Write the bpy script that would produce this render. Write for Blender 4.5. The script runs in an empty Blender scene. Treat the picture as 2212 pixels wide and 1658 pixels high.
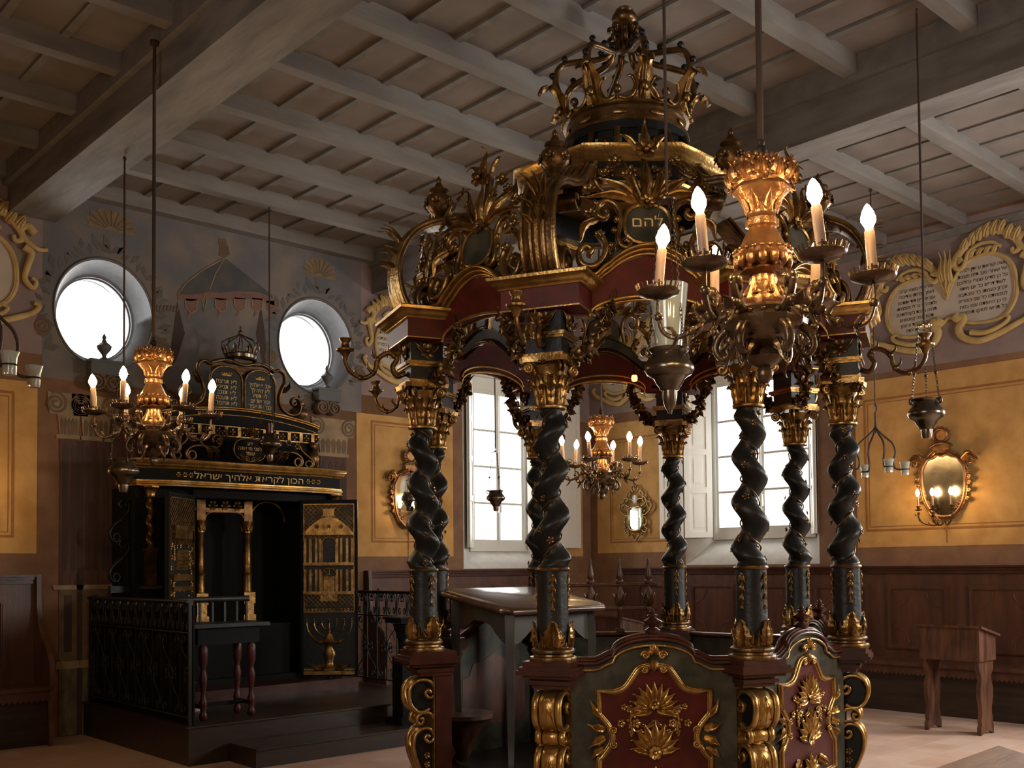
import bpy, bmesh, math, random
from mathutils import Vector, Matrix, Quaternion
S = bpy.context.scene
COL = S.collection
PI = math.pi
rnd = random.Random(7)
# ---------------------------------------------------------------- camera
cam = bpy.data.cameras.new('camera')
cam.sensor_width = 36.0
cam.lens = 2241.4 / 2212 * 36
cam.shift_y = (1144.5 - 829.0) / 2212
cam.clip_start = 0.05
cam_o = bpy.data.objects.new('camera', cam)
COL.objects.link(cam_o)
yaw, pit, rol = math.radians(42.336), math.radians(2.016), math.radians(-0.5476)
F_ = Vector((math.sin(yaw) * math.cos(pit), math.cos(yaw) * math.cos(pit), math.sin(pit)))
r_ = Vector((math.cos(yaw), -math.sin(yaw), 0))
u_ = r_.cross(F_)
R2 = r_ * math.cos(rol) + u_ * math.sin(rol)
U2 = u_ * math.cos(rol) - r_ * math.sin(rol)
M = Matrix.Identity(4)
for i in range(3):
    M[i][0], M[i][1], M[i][2] = R2[i], U2[i], -F_[i]
M.translation = Vector((-10.35, -9.761, 1.5))
cam_o.matrix_world = M
S.camera = cam_o
# ---------------------------------------------------------------- world, exposure
S.view_settings.view_transform = 'Standard'
S.view_settings.look = 'None'
S.view_settings.exposure = 0.0
S.view_settings.gamma = 1.0
S.view_settings.use_curve_mapping = False
S.cycles.use_denoising = True
S.cycles.max_bounces = 8
S.cycles.diffuse_bounces = 4
S.cycles.glossy_bounces = 4
S.cycles.transmission_bounces = 6
S.cycles.sample_clamp_indirect = 4.0
S.cycles.caustics_reflective = False
S.cycles.caustics_refractive = False
SKY = 3.6          # overcast daylight outside
BULB = 175.0        # candle bulbs
wd = bpy.data.worlds.new('sky'); S.world = wd
wd.use_nodes = True
bg = wd.node_tree.nodes['Background']
bg.inputs['Color'].default_value = (1.0, 0.98, 0.95, 1)
bg.inputs['Strength'].default_value = SKY
def daylight(loc, direction, w, h, power, color=(1.0, 0.95, 0.88)):
    """light of the open sky coming through one window"""
    l = bpy.data.lights.new('daylight', 'AREA'); l.shape = 'RECTANGLE'
    l.size, l.size_y, l.energy, l.color = w, h, power, color
    o = bpy.data.objects.new('daylight', l); COL.objects.link(o)
    o.location = loc
    o.rotation_euler = Vector(direction).to_track_quat('-Z', 'Z').to_euler()
    return o
daylight((-1.5, 0.62, 2.75), (0.0, -1, -0.25), 1.2, 1.9, 60)
daylight((0.62, -2.75, 2.75), (-1, 0.0, -0.25), 1.2, 1.9, 70)
daylight((0.62, -8.0, 2.9), (-1, 0.35, -0.75), 1.2, 2.0, 620)
daylight((-2.9, -11.6, 2.9), (0.1, 1, -0.6), 1.2, 2.0, 230)
daylight((-11.6, -8.0, 2.9), (1, 0.1, 0.0), 1.2, 2.0, 75)
daylight((-6.63, 0.55, 3.95), (0.0, -1, -0.4), 0.7, 0.8, 16)
daylight((-4.32, 0.55, 3.95), (0.0, -1, -0.4), 0.7, 0.8, 16)
# ---------------------------------------------------------------- materials
MATS = {}
def mat(name, col, rough=0.6, metal=0.0, col2=None, scale=6.0, bump=0.0, bscale=40.0, stretch=(1, 1, 1), spec=0.5, lo=0.35, hi=0.65, coat=0.0):
    m = bpy.data.materials.new(name); m.use_nodes = True
    nt = m.node_tree; b = nt.nodes['Principled BSDF']
    b.inputs['Base Color'].default_value = (*col, 1)
    b.inputs['Roughness'].default_value = rough
    b.inputs['Metallic'].default_value = metal
    b.inputs['Specular IOR Level'].default_value = spec
    b.inputs['Coat Weight'].default_value = coat
    b.inputs['Coat Roughness'].default_value = 0.15
    if col2 is not None or bump:
        tc = nt.nodes.new('ShaderNodeTexCoord'); mp = nt.nodes.new('ShaderNodeMapping')
        nt.links.new(tc.outputs['Object'], mp.inputs['Vector'])
        mp.inputs['Scale'].default_value = stretch
    if col2 is not None:
        n = nt.nodes.new('ShaderNodeTexNoise'); n.inputs['Scale'].default_value = scale
        n.inputs['Detail'].default_value = 6
        nt.links.new(mp.outputs['Vector'], n.inputs['Vector'])
        r = nt.nodes.new('ShaderNodeValToRGB')
        r.color_ramp.elements[0].position = lo; r.color_ramp.elements[1].position = hi
        r.color_ramp.elements[0].color = (*col, 1); r.color_ramp.elements[1].color = (*col2, 1)
        nt.links.new(n.outputs['Fac'], r.inputs['Fac'])
        nt.links.new(r.outputs['Color'], b.inputs['Base Color'])
    if bump:
        n2 = nt.nodes.new('ShaderNodeTexNoise'); n2.inputs['Scale'].default_value = bscale
        n2.inputs['Detail'].default_value = 4
        nt.links.new(mp.outputs['Vector'], n2.inputs['Vector'])
        bp = nt.nodes.new('ShaderNodeBump'); bp.inputs['Strength'].default_value = bump
        bp.inputs['Distance'].default_value = 0.01
        nt.links.new(n2.outputs['Fac'], bp.inputs['Height'])
        nt.links.new(bp.outputs['Normal'], b.inputs['Normal'])
    MATS[name] = m
    return m
def emis(name, col, strength):
    m = bpy.data.materials.new(name); m.use_nodes = True
    nt = m.node_tree; b = nt.nodes['Principled BSDF']
    b.inputs['Base Color'].default_value = (*col, 1)
    b.inputs['Emission Color'].default_value = (*col, 1)
    b.inputs['Emission Strength'].default_value = strength
    MATS[name] = m
    return m
m_gold = mat('gilding', (0.31, 0.185, 0.06), 0.31, 0.88, (0.12, 0.064, 0.022), 14, 0.25, 60)
m_goldb = mat('bright_gilding', (0.50, 0.315, 0.10), 0.30, 0.88, (0.28, 0.155, 0.045), 12, 0.2, 60)
m_goldd = mat('dull_gilding', (0.175, 0.098, 0.034), 0.34, 0.8, (0.062, 0.032, 0.014), 10, 0.25, 50)
m_black = mat('black_lacquer', (0.004, 0.0045, 0.0045), 0.42, 0, (0.007, 0.0075, 0.007), 9, 0.2, 30, spec=0.3)
m_shaft = mat('dark_green_shaft', (0.0055, 0.0062, 0.0066), 0.42, 0, (0.013, 0.013, 0.0115), 7, 0.25, 40, spec=0.28)
m_red = mat('red_lacquer', (0.085, 0.011, 0.007), 0.45, 0, (0.05, 0.008, 0.005), 8, 0.1, 40, spec=0.25)
m_reddark = mat('dark_red_turned_wood', (0.045, 0.008, 0.006), 0.4, spec=0.3)
m_letter = mat('gold_paint_lettering', (0.62, 0.46, 0.22), 0.5)
m_deskw = mat('pale_desk_wood', (0.40, 0.24, 0.15), 0.55, 0, (0.30, 0.17, 0.10), 4, 0.1, 25, stretch=(1, 5, 5))
m_redw = mat('red_brown_wood', (0.062, 0.017, 0.010), 0.30, 0, (0.032, 0.009, 0.006), 7, 0.1, 30, spec=0.4)
m_green = mat('green_marbling', (0.019, 0.022, 0.015), 0.42, 0, (0.065, 0.058, 0.038), 9, 0.1, 30, spec=0.35)
m_marble = mat('pink_marbling', (0.12, 0.05, 0.032), 0.45, 0, (0.055, 0.026, 0.02), 5, stretch=(1, 3, 1))
m_wood = mat('walnut', (0.12, 0.052, 0.027), 0.42, 0, (0.042, 0.016, 0.009), 4, 0.1, 25, stretch=(5, 5, 0.8))
m_woodr = mat('reddish_panel_wood', (0.088, 0.031, 0.015), 0.40, 0, (0.050, 0.017, 0.009), 3, 0.1, 25, stretch=(4, 4, 0.7))
m_woodt = mat('table_top_wood', (0.115, 0.055, 0.032), 0.33, 0, (0.06, 0.03, 0.02), 5, 0.12, 14, stretch=(1, 5, 1), coat=0.5)
m_woodg = mat('grey_painted_wood', (0.055, 0.047, 0.036), 0.5, 0, (0.032, 0.028, 0.022), 5)
m_woodd = mat('dark_floor_boards', (0.034, 0.020, 0.014), 0.36, 0, (0.018, 0.010, 0.007), 4, 0.1, 20, stretch=(0.6, 5, 5))
m_white = mat('white_paint', (0.66, 0.66, 0.62), 0.5)
m_shut = mat('shutter_paint', (0.72, 0.72, 0.68), 0.5)
m_ceil = mat('whitewashed_boards', (0.215, 0.180, 0.163), 0.75, 0, (0.17, 0.142, 0.128), 3, 0.1, 20)
m_joist = mat('whitewashed_beams', (0.198, 0.183, 0.170), 0.75, 0, (0.148, 0.136, 0.126), 4, 0.35, 14, stretch=(0.5, 2, 2))
m_beam = mat('weathered_beams', (0.212, 0.197, 0.182), 0.75, 0, (0.125, 0.115, 0.107), 4, 0.35, 14, stretch=(2, 0.4, 2))
m_ochre = mat('ochre_plaster', (0.53, 0.31, 0.105), 0.85, 0, (0.42, 0.225, 0.068), 5, 0.15, 60)
m_brown = mat('brown_border_plaster', (0.20, 0.105, 0.055), 0.85, 0, (0.15, 0.075, 0.04), 5, 0.15, 60)
m_line = mat('painted_line', (0.30, 0.13, 0.035), 0.85, 0, (0.24, 0.10, 0.03), 8)
m_frieze = mat('mauve_frieze_plaster', (0.25, 0.185, 0.175), 0.85, 0, (0.20, 0.15, 0.15), 4, 0.1, 60)
m_blue = mat('blue_grey_mural', (0.115, 0.115, 0.125), 0.85, 0, (0.21, 0.17, 0.14), 2.2, 0.1, 60, lo=0.42, hi=0.72)
m_reveal = mat('white_reveal_plaster', (0.62, 0.62, 0.60), 0.8, 0, (0.54, 0.54, 0.52), 9, 0.2, 90)
m_reveald = mat('grey_round_reveal', (0.16, 0.17, 0.19), 0.7, 0, (0.12, 0.125, 0.14), 9)
m_stone = mat('grey_ring_plaster', (0.075, 0.08, 0.085), 0.6)
m_mural = mat('mural_brown', (0.16, 0.105, 0.065), 0.85, 0, (0.10, 0.066, 0.045), 6)
m_muralp = mat('mural_maroon', (0.095, 0.047, 0.038), 0.85, 0, (0.06, 0.028, 0.024), 5, stretch=(6, 1, 0.6))
m_murall = mat('mural_sand', (0.30, 0.225, 0.13), 0.85, 0, (0.21, 0.15, 0.085), 8)
m_murald = mat('mural_slate', (0.055, 0.058, 0.062), 0.85, 0, (0.085, 0.08, 0.075), 6)
m_muralr = mat('mural_pink', (0.20, 0.10, 0.075), 0.85, 0, (0.15, 0.085, 0.07), 7)
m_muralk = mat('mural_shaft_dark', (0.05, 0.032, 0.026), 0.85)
m_wreath = mat('mural_leaf_grey', (0.085, 0.085, 0.088), 0.85, 0, (0.12, 0.112, 0.10), 6)
m_shell = mat('mural_shell_tan', (0.20, 0.145, 0.085), 0.85, 0, (0.15, 0.105, 0.06), 9)
m_veined = mat('veined_plinth', (0.16, 0.125, 0.08), 0.7, 0, (0.075, 0.055, 0.036), 7, stretch=(3, 1, 1))
m_cart = mat('yellow_stucco', (0.52, 0.37, 0.155), 0.7, 0, (0.40, 0.27, 0.10), 9)
m_parch = mat('parchment_paint', (0.50, 0.44, 0.37), 0.85, 0, (0.44, 0.38, 0.32), 6)
m_ink = mat('black_lettering', (0.02, 0.018, 0.016), 0.7)
m_iron = mat('wrought_iron', (0.02, 0.019, 0.018), 0.45, 0.6)
m_rod = mat('rusty_rod', (0.04, 0.022, 0.014), 0.6, 0.3)
m_silver = mat('tarnished_silver', (0.19, 0.155, 0.115), 0.26, 0.92, (0.10, 0.082, 0.06), 9, 0.1, 30)
m_bronze = mat('chandelier_wood_dark', (0.17, 0.11, 0.06), 0.27, 0.7, (0.07, 0.043, 0.025), 12, 0.3, 60)
m_copper = mat('chandelier_gilding', (0.36, 0.185, 0.08), 0.30, 0.8, (0.19, 0.085, 0.033), 14, 0.3, 70)
m_candle = mat('candle_sleeve', (0.30, 0.195, 0.14), 0.5)
m_glass = bpy.data.materials.new('clear_glass'); m_glass.use_nodes = True
_b = m_glass.node_tree.nodes['Principled BSDF']
_b.inputs['Transmission Weight'].default_value = 0.72; _b.inputs['Roughness'].default_value = 0.06
_b.inputs['Base Color'].default_value = (0.85, 0.95, 0.9, 1); _b.inputs['IOR'].default_value = 1.45
m_mirror = mat('mirror_glass', (0.72, 0.78, 0.74), 0.04, 1.0)
m_mirrorf = mat('foxed_mirror_glass', (0.62, 0.58, 0.50), 0.12, 1.0, (0.35, 0.30, 0.24), 9, lo=0.5, hi=0.75)
m_bulb = emis('glowing_bulb', (1.0, 0.66, 0.30), BULB)
m_ruby = emis('red_glass_light', (1.0, 0.10, 0.03), 14.0)
m_void = mat('dark_interior', (0.004, 0.0045, 0.005), 0.7, spec=0.15)
# terracotta floor
m_floor = bpy.data.materials.new('terracotta_tiles'); m_floor.use_nodes = True
nt = m_floor.node_tree; b = nt.nodes['Principled BSDF']
tc = nt.nodes.new('ShaderNodeTexCoord'); br = nt.nodes.new('ShaderNodeTexBrick')
nt.links.new(tc.outputs['Object'], br.inputs['Vector'])
br.inputs['Scale'].default_value = 1.0
br.inputs['Brick Width'].default_value = 0.42; br.inputs['Row Height'].default_value = 0.27
br.inputs['Mortar Size'].default_value = 0.006; br.inputs['Bias'].default_value = 0.0
br.inputs['Color1'].default_value = (0.47, 0.30, 0.225, 1); br.inputs['Color2'].default_value = (0.54, 0.39, 0.32, 1)
br.inputs['Mortar'].default_value = (0.52, 0.43, 0.36, 1)
ns = nt.nodes.new('ShaderNodeTexNoise'); ns.inputs['Scale'].default_value = 3.0; ns.inputs['Detail'].default_value = 6
nt.links.new(tc.outputs['Object'], ns.inputs['Vector'])
mx = nt.nodes.new('ShaderNodeMix'); mx.data_type = 'RGBA'; mx.blend_type = 'MULTIPLY'; mx.inputs[0].default_value = 0.55
nt.links.new(br.outputs['Color'], mx.inputs[6]); nt.links.new(ns.outputs['Color'], mx.inputs[7])
hs = nt.nodes.new('ShaderNodeValToRGB')
hs.color_ramp.elements[0].position = 0.3; hs.color_ramp.elements[0].color = (0.62, 0.60, 0.58, 1)
hs.color_ramp.elements[1].position = 0.7; hs.color_ramp.elements[1].color = (1.1, 1.08, 1.05, 1)
nt.links.new(ns.outputs['Fac'], hs.inputs['Fac']); nt.links.new(hs.outputs['Color'], mx.inputs[7])
nt.links.new(mx.outputs[2], b.inputs['Base Color'])
b.inputs['Roughness'].default_value = 0.5

# ---------------------------------------------------------------- mesh helpers
V3 = Vector
def TR(x=0, y=0, z=0): return Matrix.Translation((x, y, z))
def RZ(a): return Matrix.Rotation(a, 4, 'Z')
def RX(a): return Matrix.Rotation(a, 4, 'X')
def RY(a): return Matrix.Rotation(a, 4, 'Y')
def SC(x, y=None, z=None):
    if y is None: y = z = x
    m = Matrix.Identity(4); m[0][0], m[1][1], m[2][2] = x, y, z
    return m
class MB:
    def __init__(s): s.v, s.f, s.sm, s.T, s.mi, s.cm = [], [], [], Matrix.Identity(4), [], 0
    def add(s, vs, fs, smooth=True):
        n = len(s.v); T = s.T
        s.v += [(T @ V3(p))[:] for p in vs]
        s.f += [tuple(n + i for i in f) for f in fs]
        s.sm += [smooth] * len(fs); s.mi += [s.cm] * len(fs)
        return s
    def box(s, cx, cy, cz, sx, sy, sz):
        x, y, z = sx / 2, sy / 2, sz / 2
        vs = [(cx + a * x, cy + b * y, cz + c * z) for a in (-1, 1) for b in (-1, 1) for c in (-1, 1)]
        return s.add(vs, [(0, 1, 3, 2), (4, 6, 7, 5), (0, 4, 5, 1), (2, 3, 7, 6), (0, 2, 6, 4), (1, 5, 7, 3)], False)
    def bx(s, x0, x1, y0, y1, z0, z1):
        return s.box((x0 + x1) / 2, (y0 + y1) / 2, (z0 + z1) / 2, x1 - x0, y1 - y0, z1 - z0)
    def lathe(s, prof, n=20, lobes=0, amp=0.0, smooth=True, lz=None, ring=False):
        vs, fs = [], []
        for (r, z) in prof:
            for i in range(n):
                a = 2 * PI * i / n
                k = 1 + (amp * math.cos(lobes * a) if lobes and (lz is None or lz[0] <= z <= lz[1]) else 0)
                vs.append((r * k * math.cos(a), r * k * math.sin(a), z))
        m = len(prof)
        for j in range(m if ring else m - 1):
            q = (j + 1) % m
            for i in range(n):
                i2 = (i + 1) % n
                fs.append((j * n + i, j * n + i2, q * n + i2, q * n + i))
        if ring: return s.add(vs, fs, smooth)
        if prof[0][0] > 1e-5: fs.append(tuple(range(n - 1, -1, -1)))
        if prof[-1][0] > 1e-5: fs.append(tuple((m - 1) * n + i for i in range(n)))
        return s.add(vs, fs, smooth)
    def ball(s, c, r, n=10, k=7, sz=1.0):
        old = s.T; s.T = old @ TR(*c)
        s.lathe([(r * math.sin(PI * j / k), -r * sz * math.cos(PI * j / k)) for j in range(k + 1)], n)
        s.T = old; return s
    def prism(s, poly, y0, y1, smooth=False):
        """poly in x,z extruded along y"""
        n = len(poly)
        vs = [(x, y0, z) for x, z in poly] + [(x, y1, z) for x, z in poly]
        fs = [(i, (i + 1) % n, n + (i + 1) % n, n + i) for i in range(n)]
        s.add(vs, fs, smooth)
        return s.add(vs, [tuple(range(n - 1, -1, -1)), tuple(range(n, 2 * n))], False)
    def sweep(s, path, sec, scale=None, up=None, closed=False, smooth=True, caps=True):
        """path: 3D points, sec: [(u,v)], u along side, v along 'up' normal; scale: function t->(su,sv) or number"""
        P = [V3(p) for p in path]; n = len(P); m = len(sec); vs, fs = [], []
        N = V3(up) if up is not None else None
        prev = None
        for i in range(n):
            if closed: t = P[(i + 1) % n] - P[i - 1]
            else: t = P[min(i + 1, n - 1)] - P[max(i - 1, 0)]
            if t.length < 1e-9: t = V3((0, 0, 1))
            t.normalize()
            if N is not None:
                side = t.cross(N)
                if side.length < 1e-6: side = V3((1, 0, 0))
                side.normalize(); nn = side.cross(t)
            else:
                if prev is None:
                    a = V3((0, 0, 1)) if abs(t.z) < 0.9 else V3((1, 0, 0))
                    nn = (a - t * a.dot(t)).normalized()
                else:
                    nn = prev - t * prev.dot(t)
                    nn = nn.normalized() if nn.length > 1e-6 else V3((1, 0, 0))
                prev = nn; side = t.cross(nn)
            k = 1.0 if scale is None else (scale(i / max(1, n - 1)) if callable(scale) else scale)
            ku, kv = k if isinstance(k, tuple) else (k, k)
            for (u, w) in sec: vs.append(P[i] + side * (u * ku) + nn * (w * kv))
        for i in range(n if closed else n - 1):
            for j in range(m):
                a, b2 = i * m + j, i * m + (j + 1) % m
                c, d = ((i + 1) % n) * m + (j + 1) % m, ((i + 1) % n) * m + j
                fs.append((a, b2, c, d))
        if caps and not closed:
            fs.append(tuple(range(m - 1, -1, -1))); fs.append(tuple((n - 1) * m + j for j in range(m)))
        return s.add(vs, fs, smooth)
    def tube(s, path, r, n=7, scale=None, closed=False, up=None):
        return s.sweep(path, [(r * math.cos(2 * PI * i / n), r * math.sin(2 * PI * i / n)) for i in range(n)], scale, up, closed)
    def bar(s, a, b, w, h=None, up=(0, 0, 1)):
        h = h or w
        if abs((V3(b) - V3(a)).normalized().dot(V3(up))) > 0.99: up = (0, 1, 0)
        return s.sweep([a, b], [(-w / 2, -h / 2), (w / 2, -h / 2), (w / 2, h / 2), (-w / 2, h / 2)], None, up, smooth=False)
    def leaf(s, path, up, w, th=0.006, lobes=3, curl=0.25, prof=None, n=15):
        """acanthus leaf along a path: ridge in the middle, lobed edge, closed back"""
        pts = resample(path, n)
        vs, fs = [], []
        for i, p in enumerate(pts):
            t = i / (n - 1)
            tan = (pts[min(i + 1, n - 1)] - pts[max(i - 1, 0)]).normalized()
            upv = up(t) if callable(up) else V3(up)
            side = tan.cross(upv)
            side = side.normalized() if side.length > 1e-6 else V3((1, 0, 0))
            nn = side.cross(tan)
            ww = prof(t) if prof else (0.35 + 0.65 * math.sin(PI * min(1, t * 1.15 + 0.12)) ** 0.8) * (1 - t ** 4 * 0.9)
            if lobes: ww *= 0.72 + 0.28 * abs(math.sin(lobes * PI * t + 0.6))
            ww *= w / 2
            for q, hgt in ((-1, -curl), (-.55, .22), (-.2, .02), (0, .42), (.2, .02), (.55, .22), (1, -curl)):
                vs.append(p + side * (q * ww) + nn * (hgt * ww))
            for q in (1, 0, -1):
                vs.append(p + side * (q * ww * .9) + nn * (-th - (curl * ww if q else 0)))
        m = 10
        for i in range(n - 1):
            for j in range(m):
                fs.append((i * m + j, i * m + (j + 1) % m, (i + 1) * m + (j + 1) % m, (i + 1) * m + j))
        fs.append(tuple(range(m - 1, -1, -1))); fs.append(tuple((n - 1) * m + j for j in range(m)))
        return s.add(vs, fs, True)
    def flower(s, c, nrm, r, petals=6):
        q = V3((0, 0, 1)).rotation_difference(V3(nrm)).to_matrix().to_4x4()
        old = s.T
        for i in range(petals):
            a = 2 * PI * i / petals
            s.T = old @ TR(*c) @ q @ RZ(a) @ TR(r * .58, 0, 0) @ RY(-.35) @ SC(1, .8, .32)
            s.ball((0, 0, 0), r * .45, 8, 5)
        s.T = old @ TR(*c) @ q; s.ball((0, 0, r * .12), r * .27, 8, 5)
        s.T = old; return s
def resample(path, n):
    P = [V3(p) for p in path]; L = [0]
    for a, b2 in zip(P, P[1:]): L.append(L[-1] + (b2 - a).length)
    out = []; j = 0
    for i in range(n):
        d = L[-1] * i / (n - 1)
        while j < len(P) - 2 and L[j + 1] < d: j += 1
        k = (d - L[j]) / max(1e-9, L[j + 1] - L[j])
        out.append(P[j].lerp(P[j + 1], min(1, max(0, k))))
    return out
def spline(pts, n=24):
    """Catmull-Rom through points"""
    P = [V3(p) if len(p) == 3 else V3((p[0], 0, p[1])) for p in pts]
    Q = [P[0] * 2 - P[1]] + P + [P[-1] * 2 - P[-2]]; out = []
    m = len(P) - 1; per = max(2, n // m)
    for i in range(m):
        a, b2, c, d = Q[i:i + 4]
        for k in range(per):
            t = k / per
            out.append(0.5 * ((2 * b2) + (c - a) * t + (2 * a - 5 * b2 + 4 * c - d) * t * t + (3 * b2 - a - 3 * c + d) * t ** 3))
    out.append(P[-1]); return out
def cl(segs, n=60, a0=0.0):
    """curve with linearly varying curvature: [(length, k0, k1)] -> 2D points"""
    tot = sum(x[0] for x in segs); x = z = 0.0; a = a0; out = [(0.0, 0.0)]
    for (L, k0, k1) in segs:
        m = max(4, int(n * L / tot))
        for i in range(m):
            a += (k0 + (k1 - k0) * (i + .5) / m) * L / m
            x += math.cos(a) * L / m; z += math.sin(a) * L / m
            out.append((x, z))
    return out
def fit(pts, x0, x1, z0, z1):
    xs = [p[0] for p in pts]; zs = [p[1] for p in pts]
    a, b2, c, d = min(xs), max(xs), min(zs), max(zs)
    return [(x0 + (p[0] - a) / (b2 - a) * (x1 - x0), z0 + (p[1] - c) / (d - c) * (z1 - z0)) for p in pts]
def xz(pts, y=0.0): return [(p[0], y, p[2] if len(p) == 3 else p[1]) for p in pts]
def rsec(w, h, c=0.3):
    """rounded rectangular section"""
    a, b2 = w / 2, h / 2; k = min(a, b2) * c * 2
    return [(-a + k, -b2), (a - k, -b2), (a, -b2 + k), (a, b2 - k), (a - k, b2), (-a + k, b2), (-a, b2 - k), (-a, -b2 + k)]
C_SEG = [(1.0, 9, 5), (1.3, 2.0, 2.0), (1.0, 5, 9)]
S_SEG = [(1.0, 9, 5), (0.9, 4, 0), (0.9, 0, -4), (1.0, -5, -9)]
# ---------------------------------------------------------------- object helpers
def mesh_of(name, mb, mats):
    me = bpy.data.meshes.new(name)
    me.from_pydata(mb.v, [], mb.f)
    if not isinstance(mats, (list, tuple)): mats = [mats]
    for m in mats: me.materials.append(m)
    me.polygons.foreach_set('use_smooth', mb.sm)
    me.polygons.foreach_set('material_index', mb.mi)
    me.update()
    bm = bmesh.new(); bm.from_mesh(me); bmesh.ops.recalc_face_normals(bm, faces=bm.faces); bm.to_mesh(me); bm.free()
    try: me.set_sharp_from_angle(angle=math.radians(48))
    except Exception: pass
    return me
def put(name, me, parent=None, mtx=None, label=None):
    o = bpy.data.objects.new(name, me); COL.objects.link(o)
    if parent is not None: o.parent = parent
    if mtx is not None: o.matrix_local = mtx
    if label: o['label'] = label
    return o
def obj(name, mb, m, parent=None, mtx=None, label=None):
    return put(name, mesh_of(name, mb, m), parent, mtx, label)
def tag(o, label, cat, group=None):
    o['label'] = label; o['category'] = cat
    if group: o['group'] = group
    return o
def thing(name, label, cat, loc=(0, 0, 0), rz=0.0, group=None):
    o = bpy.data.objects.new(name, None); COL.objects.link(o)
    o.empty_display_size = 0.1
    o.location = loc; o.rotation_euler = (0, 0, rz)
    return tag(o, label, cat, group)
def struct(name, mb, m, parent=None, mtx=None):
    o = obj(name, mb, m, parent, mtx)
    if parent is None: o['kind'] = 'structure'
    return o
def dup(root, mtx, label=None):
    def cp(o, par):
        c = o.copy(); COL.objects.link(c)
        if par is not None: c.parent = par; c.matrix_parent_inverse = o.matrix_parent_inverse.copy()
        for ch in o.children: cp(ch, c)
        return c
    c = cp(root, None); c.matrix_world = mtx
    if label: c['label'] = label
    return c
def sub_dup(o, par, mtx):
    c = o.copy(); COL.objects.link(c); c.parent = par; c.matrix_local = mtx
    for ch in o.children: sub_dup(ch, c, ch.matrix_local.copy())
    return c
def words(name, lines, size, m, parent, mtx, spacing=1.35, depth=0.0015, align='CENTER', sx=1.0):
    """painted or carved lettering as one mesh; Hebrew lines are given in reading order"""
    cu = bpy.data.curves.new('lettering', 'FONT')
    cu.body = '\n'.join(l[::-1] for l in lines); cu.size = size; cu.align_x = align; cu.extrude = depth
    cu.space_line = spacing / 1.35 * 1.1; cu.resolution_u = 2
    t = bpy.data.objects.new('lettering', cu); COL.objects.link(t)
    bpy.context.view_layer.update()
    me = bpy.data.meshes.new_from_object(t.evaluated_get(bpy.context.evaluated_depsgraph_get()))
    bpy.data.objects.remove(t); bpy.data.curves.remove(cu)
    me.name = name; me.materials.clear(); me.materials.append(m)
    me.transform(Matrix.Rotation(PI / 2, 4, 'X') @ SC(sx, 1, 1))
    return put(name, me, parent, mtx)
def carve(o, cutters):
    """cut openings out of a wall, then drop the cutters"""
    for c in cutters:
        md = o.modifiers.new('cut', 'BOOLEAN'); md.operation = 'DIFFERENCE'; md.object = c; md.solver = 'EXACT'
    bpy.context.view_layer.update()
    me = bpy.data.meshes.new_from_object(o.evaluated_get(bpy.context.evaluated_depsgraph_get()))
    o.modifiers.clear(); old = o.data; o.data = me; bpy.data.meshes.remove(old)
    for c in cutters:
        d = c.data; bpy.data.objects.remove(c); bpy.data.meshes.remove(d)
    return o
# ================================================================ the room
XL, YF, ZC = -11.0, -11.0, 5.11
m = MB().bx(XL - .45, .45, YF - .45, .45, -.1, 0); struct('floor', m, m_floor)
m = MB().bx(XL - .45, .45, YF - .45, .45, ZC, ZC + .15); ceil = struct('ceiling', m, m_ceil)
# beams run along y, joists along x, battens along y between joists
for k, (x0, x1, zb) in enumerate(((-7.50, -7.09, 4.69), (-3.59, -3.30, 4.63))):
    m = MB().bx(x0, x1, YF, 0, zb, ZC)
    bm_ = struct('ceiling_beam', m, m_beam, ceil)
    m = MB(); g = .05
    m.bx(x0 - g, x0, YF, 0, 4.93, ZC); m.bx(x1, x1 + g, YF, 0, 4.93, ZC)
    struct('beam_ledge', m, m_joist, bm_)
JY = [-.02 - .85 * k for k in range(13)]
bays = ((XL, -7.55, 4.98), (-7.04, -3.64, 4.97), (-3.25, 0, 4.88))
for (x0, x1, zb) in bays:
    for k, y in enumerate(JY):
        if k == 0: m = MB().bx(x0, x1, -.13, 0, zb, ZC)
        else: m = MB().bx(x0, x1, y - .11, y, zb, ZC)
        struct('ceiling_joist', m, m_joist, ceil)
    m = MB(); nb = int((x1 - x0) / .425)
    for i in range(1, nb + 1):
        x = x0 + (x1 - x0) * i / (nb + 1)
        m.bx(x - .028, x + .028, YF, 0, ZC - .022, ZC)
    struct('ceiling_battens', m, m_joist, ceil)
m = MB().bx(-3.25, 0, YF, 0, 5.0, ZC - .036); struct('ceiling_boards', m, m_ceil, ceil)
m = MB()
for i in range(1, 8):
    x = -3.25 + 3.25 * i / 8; m.bx(x - .03, x + .03, YF, 0, 4.985, 5.0)
struct('ceiling_battens', m, m_joist, ceil)
# ---- walls
def frustum(quad0, quad1, m):
    vs = list(quad0) + list(quad1)
    return m.add(vs, [(0, 1, 2, 3), (7, 6, 5, 4), (0, 4, 5, 1), (1, 5, 6, 2), (2, 6, 7, 3), (3, 7, 4, 0)], False)
def cutter_rect(T, a0, a1, z0, z1, b0, b1, w0, w1):
    """splayed opening: outer a0..a1 at the room face, inner b0..b1 deeper; local x along wall, y into the wall"""
    m = MB(); m.T = T
    e = .06 / .3
    def q(xa, xb, za, zb, y): return [(xa, y, za), (xb, y, za), (xb, y, zb), (xa, y, zb)]
    frustum(q(a0 - (b0 - a0) * e, a1 + (a1 - b1) * e, z0 - (w0 - z0) * e, z1 + (z1 - w1) * e, -.06), q(b0, b1, w0, w1, .3), m)
    m2 = MB(); m2.T = T; frustum(q(b0, b1, w0, w1, .29), q(b0, b1, w0, w1, .7), m2)
    out = []
    for mm in (m, m2):
        me = mesh_of('cut', mm, m_reveal); out.append(put('cut', me))
    return out
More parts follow.
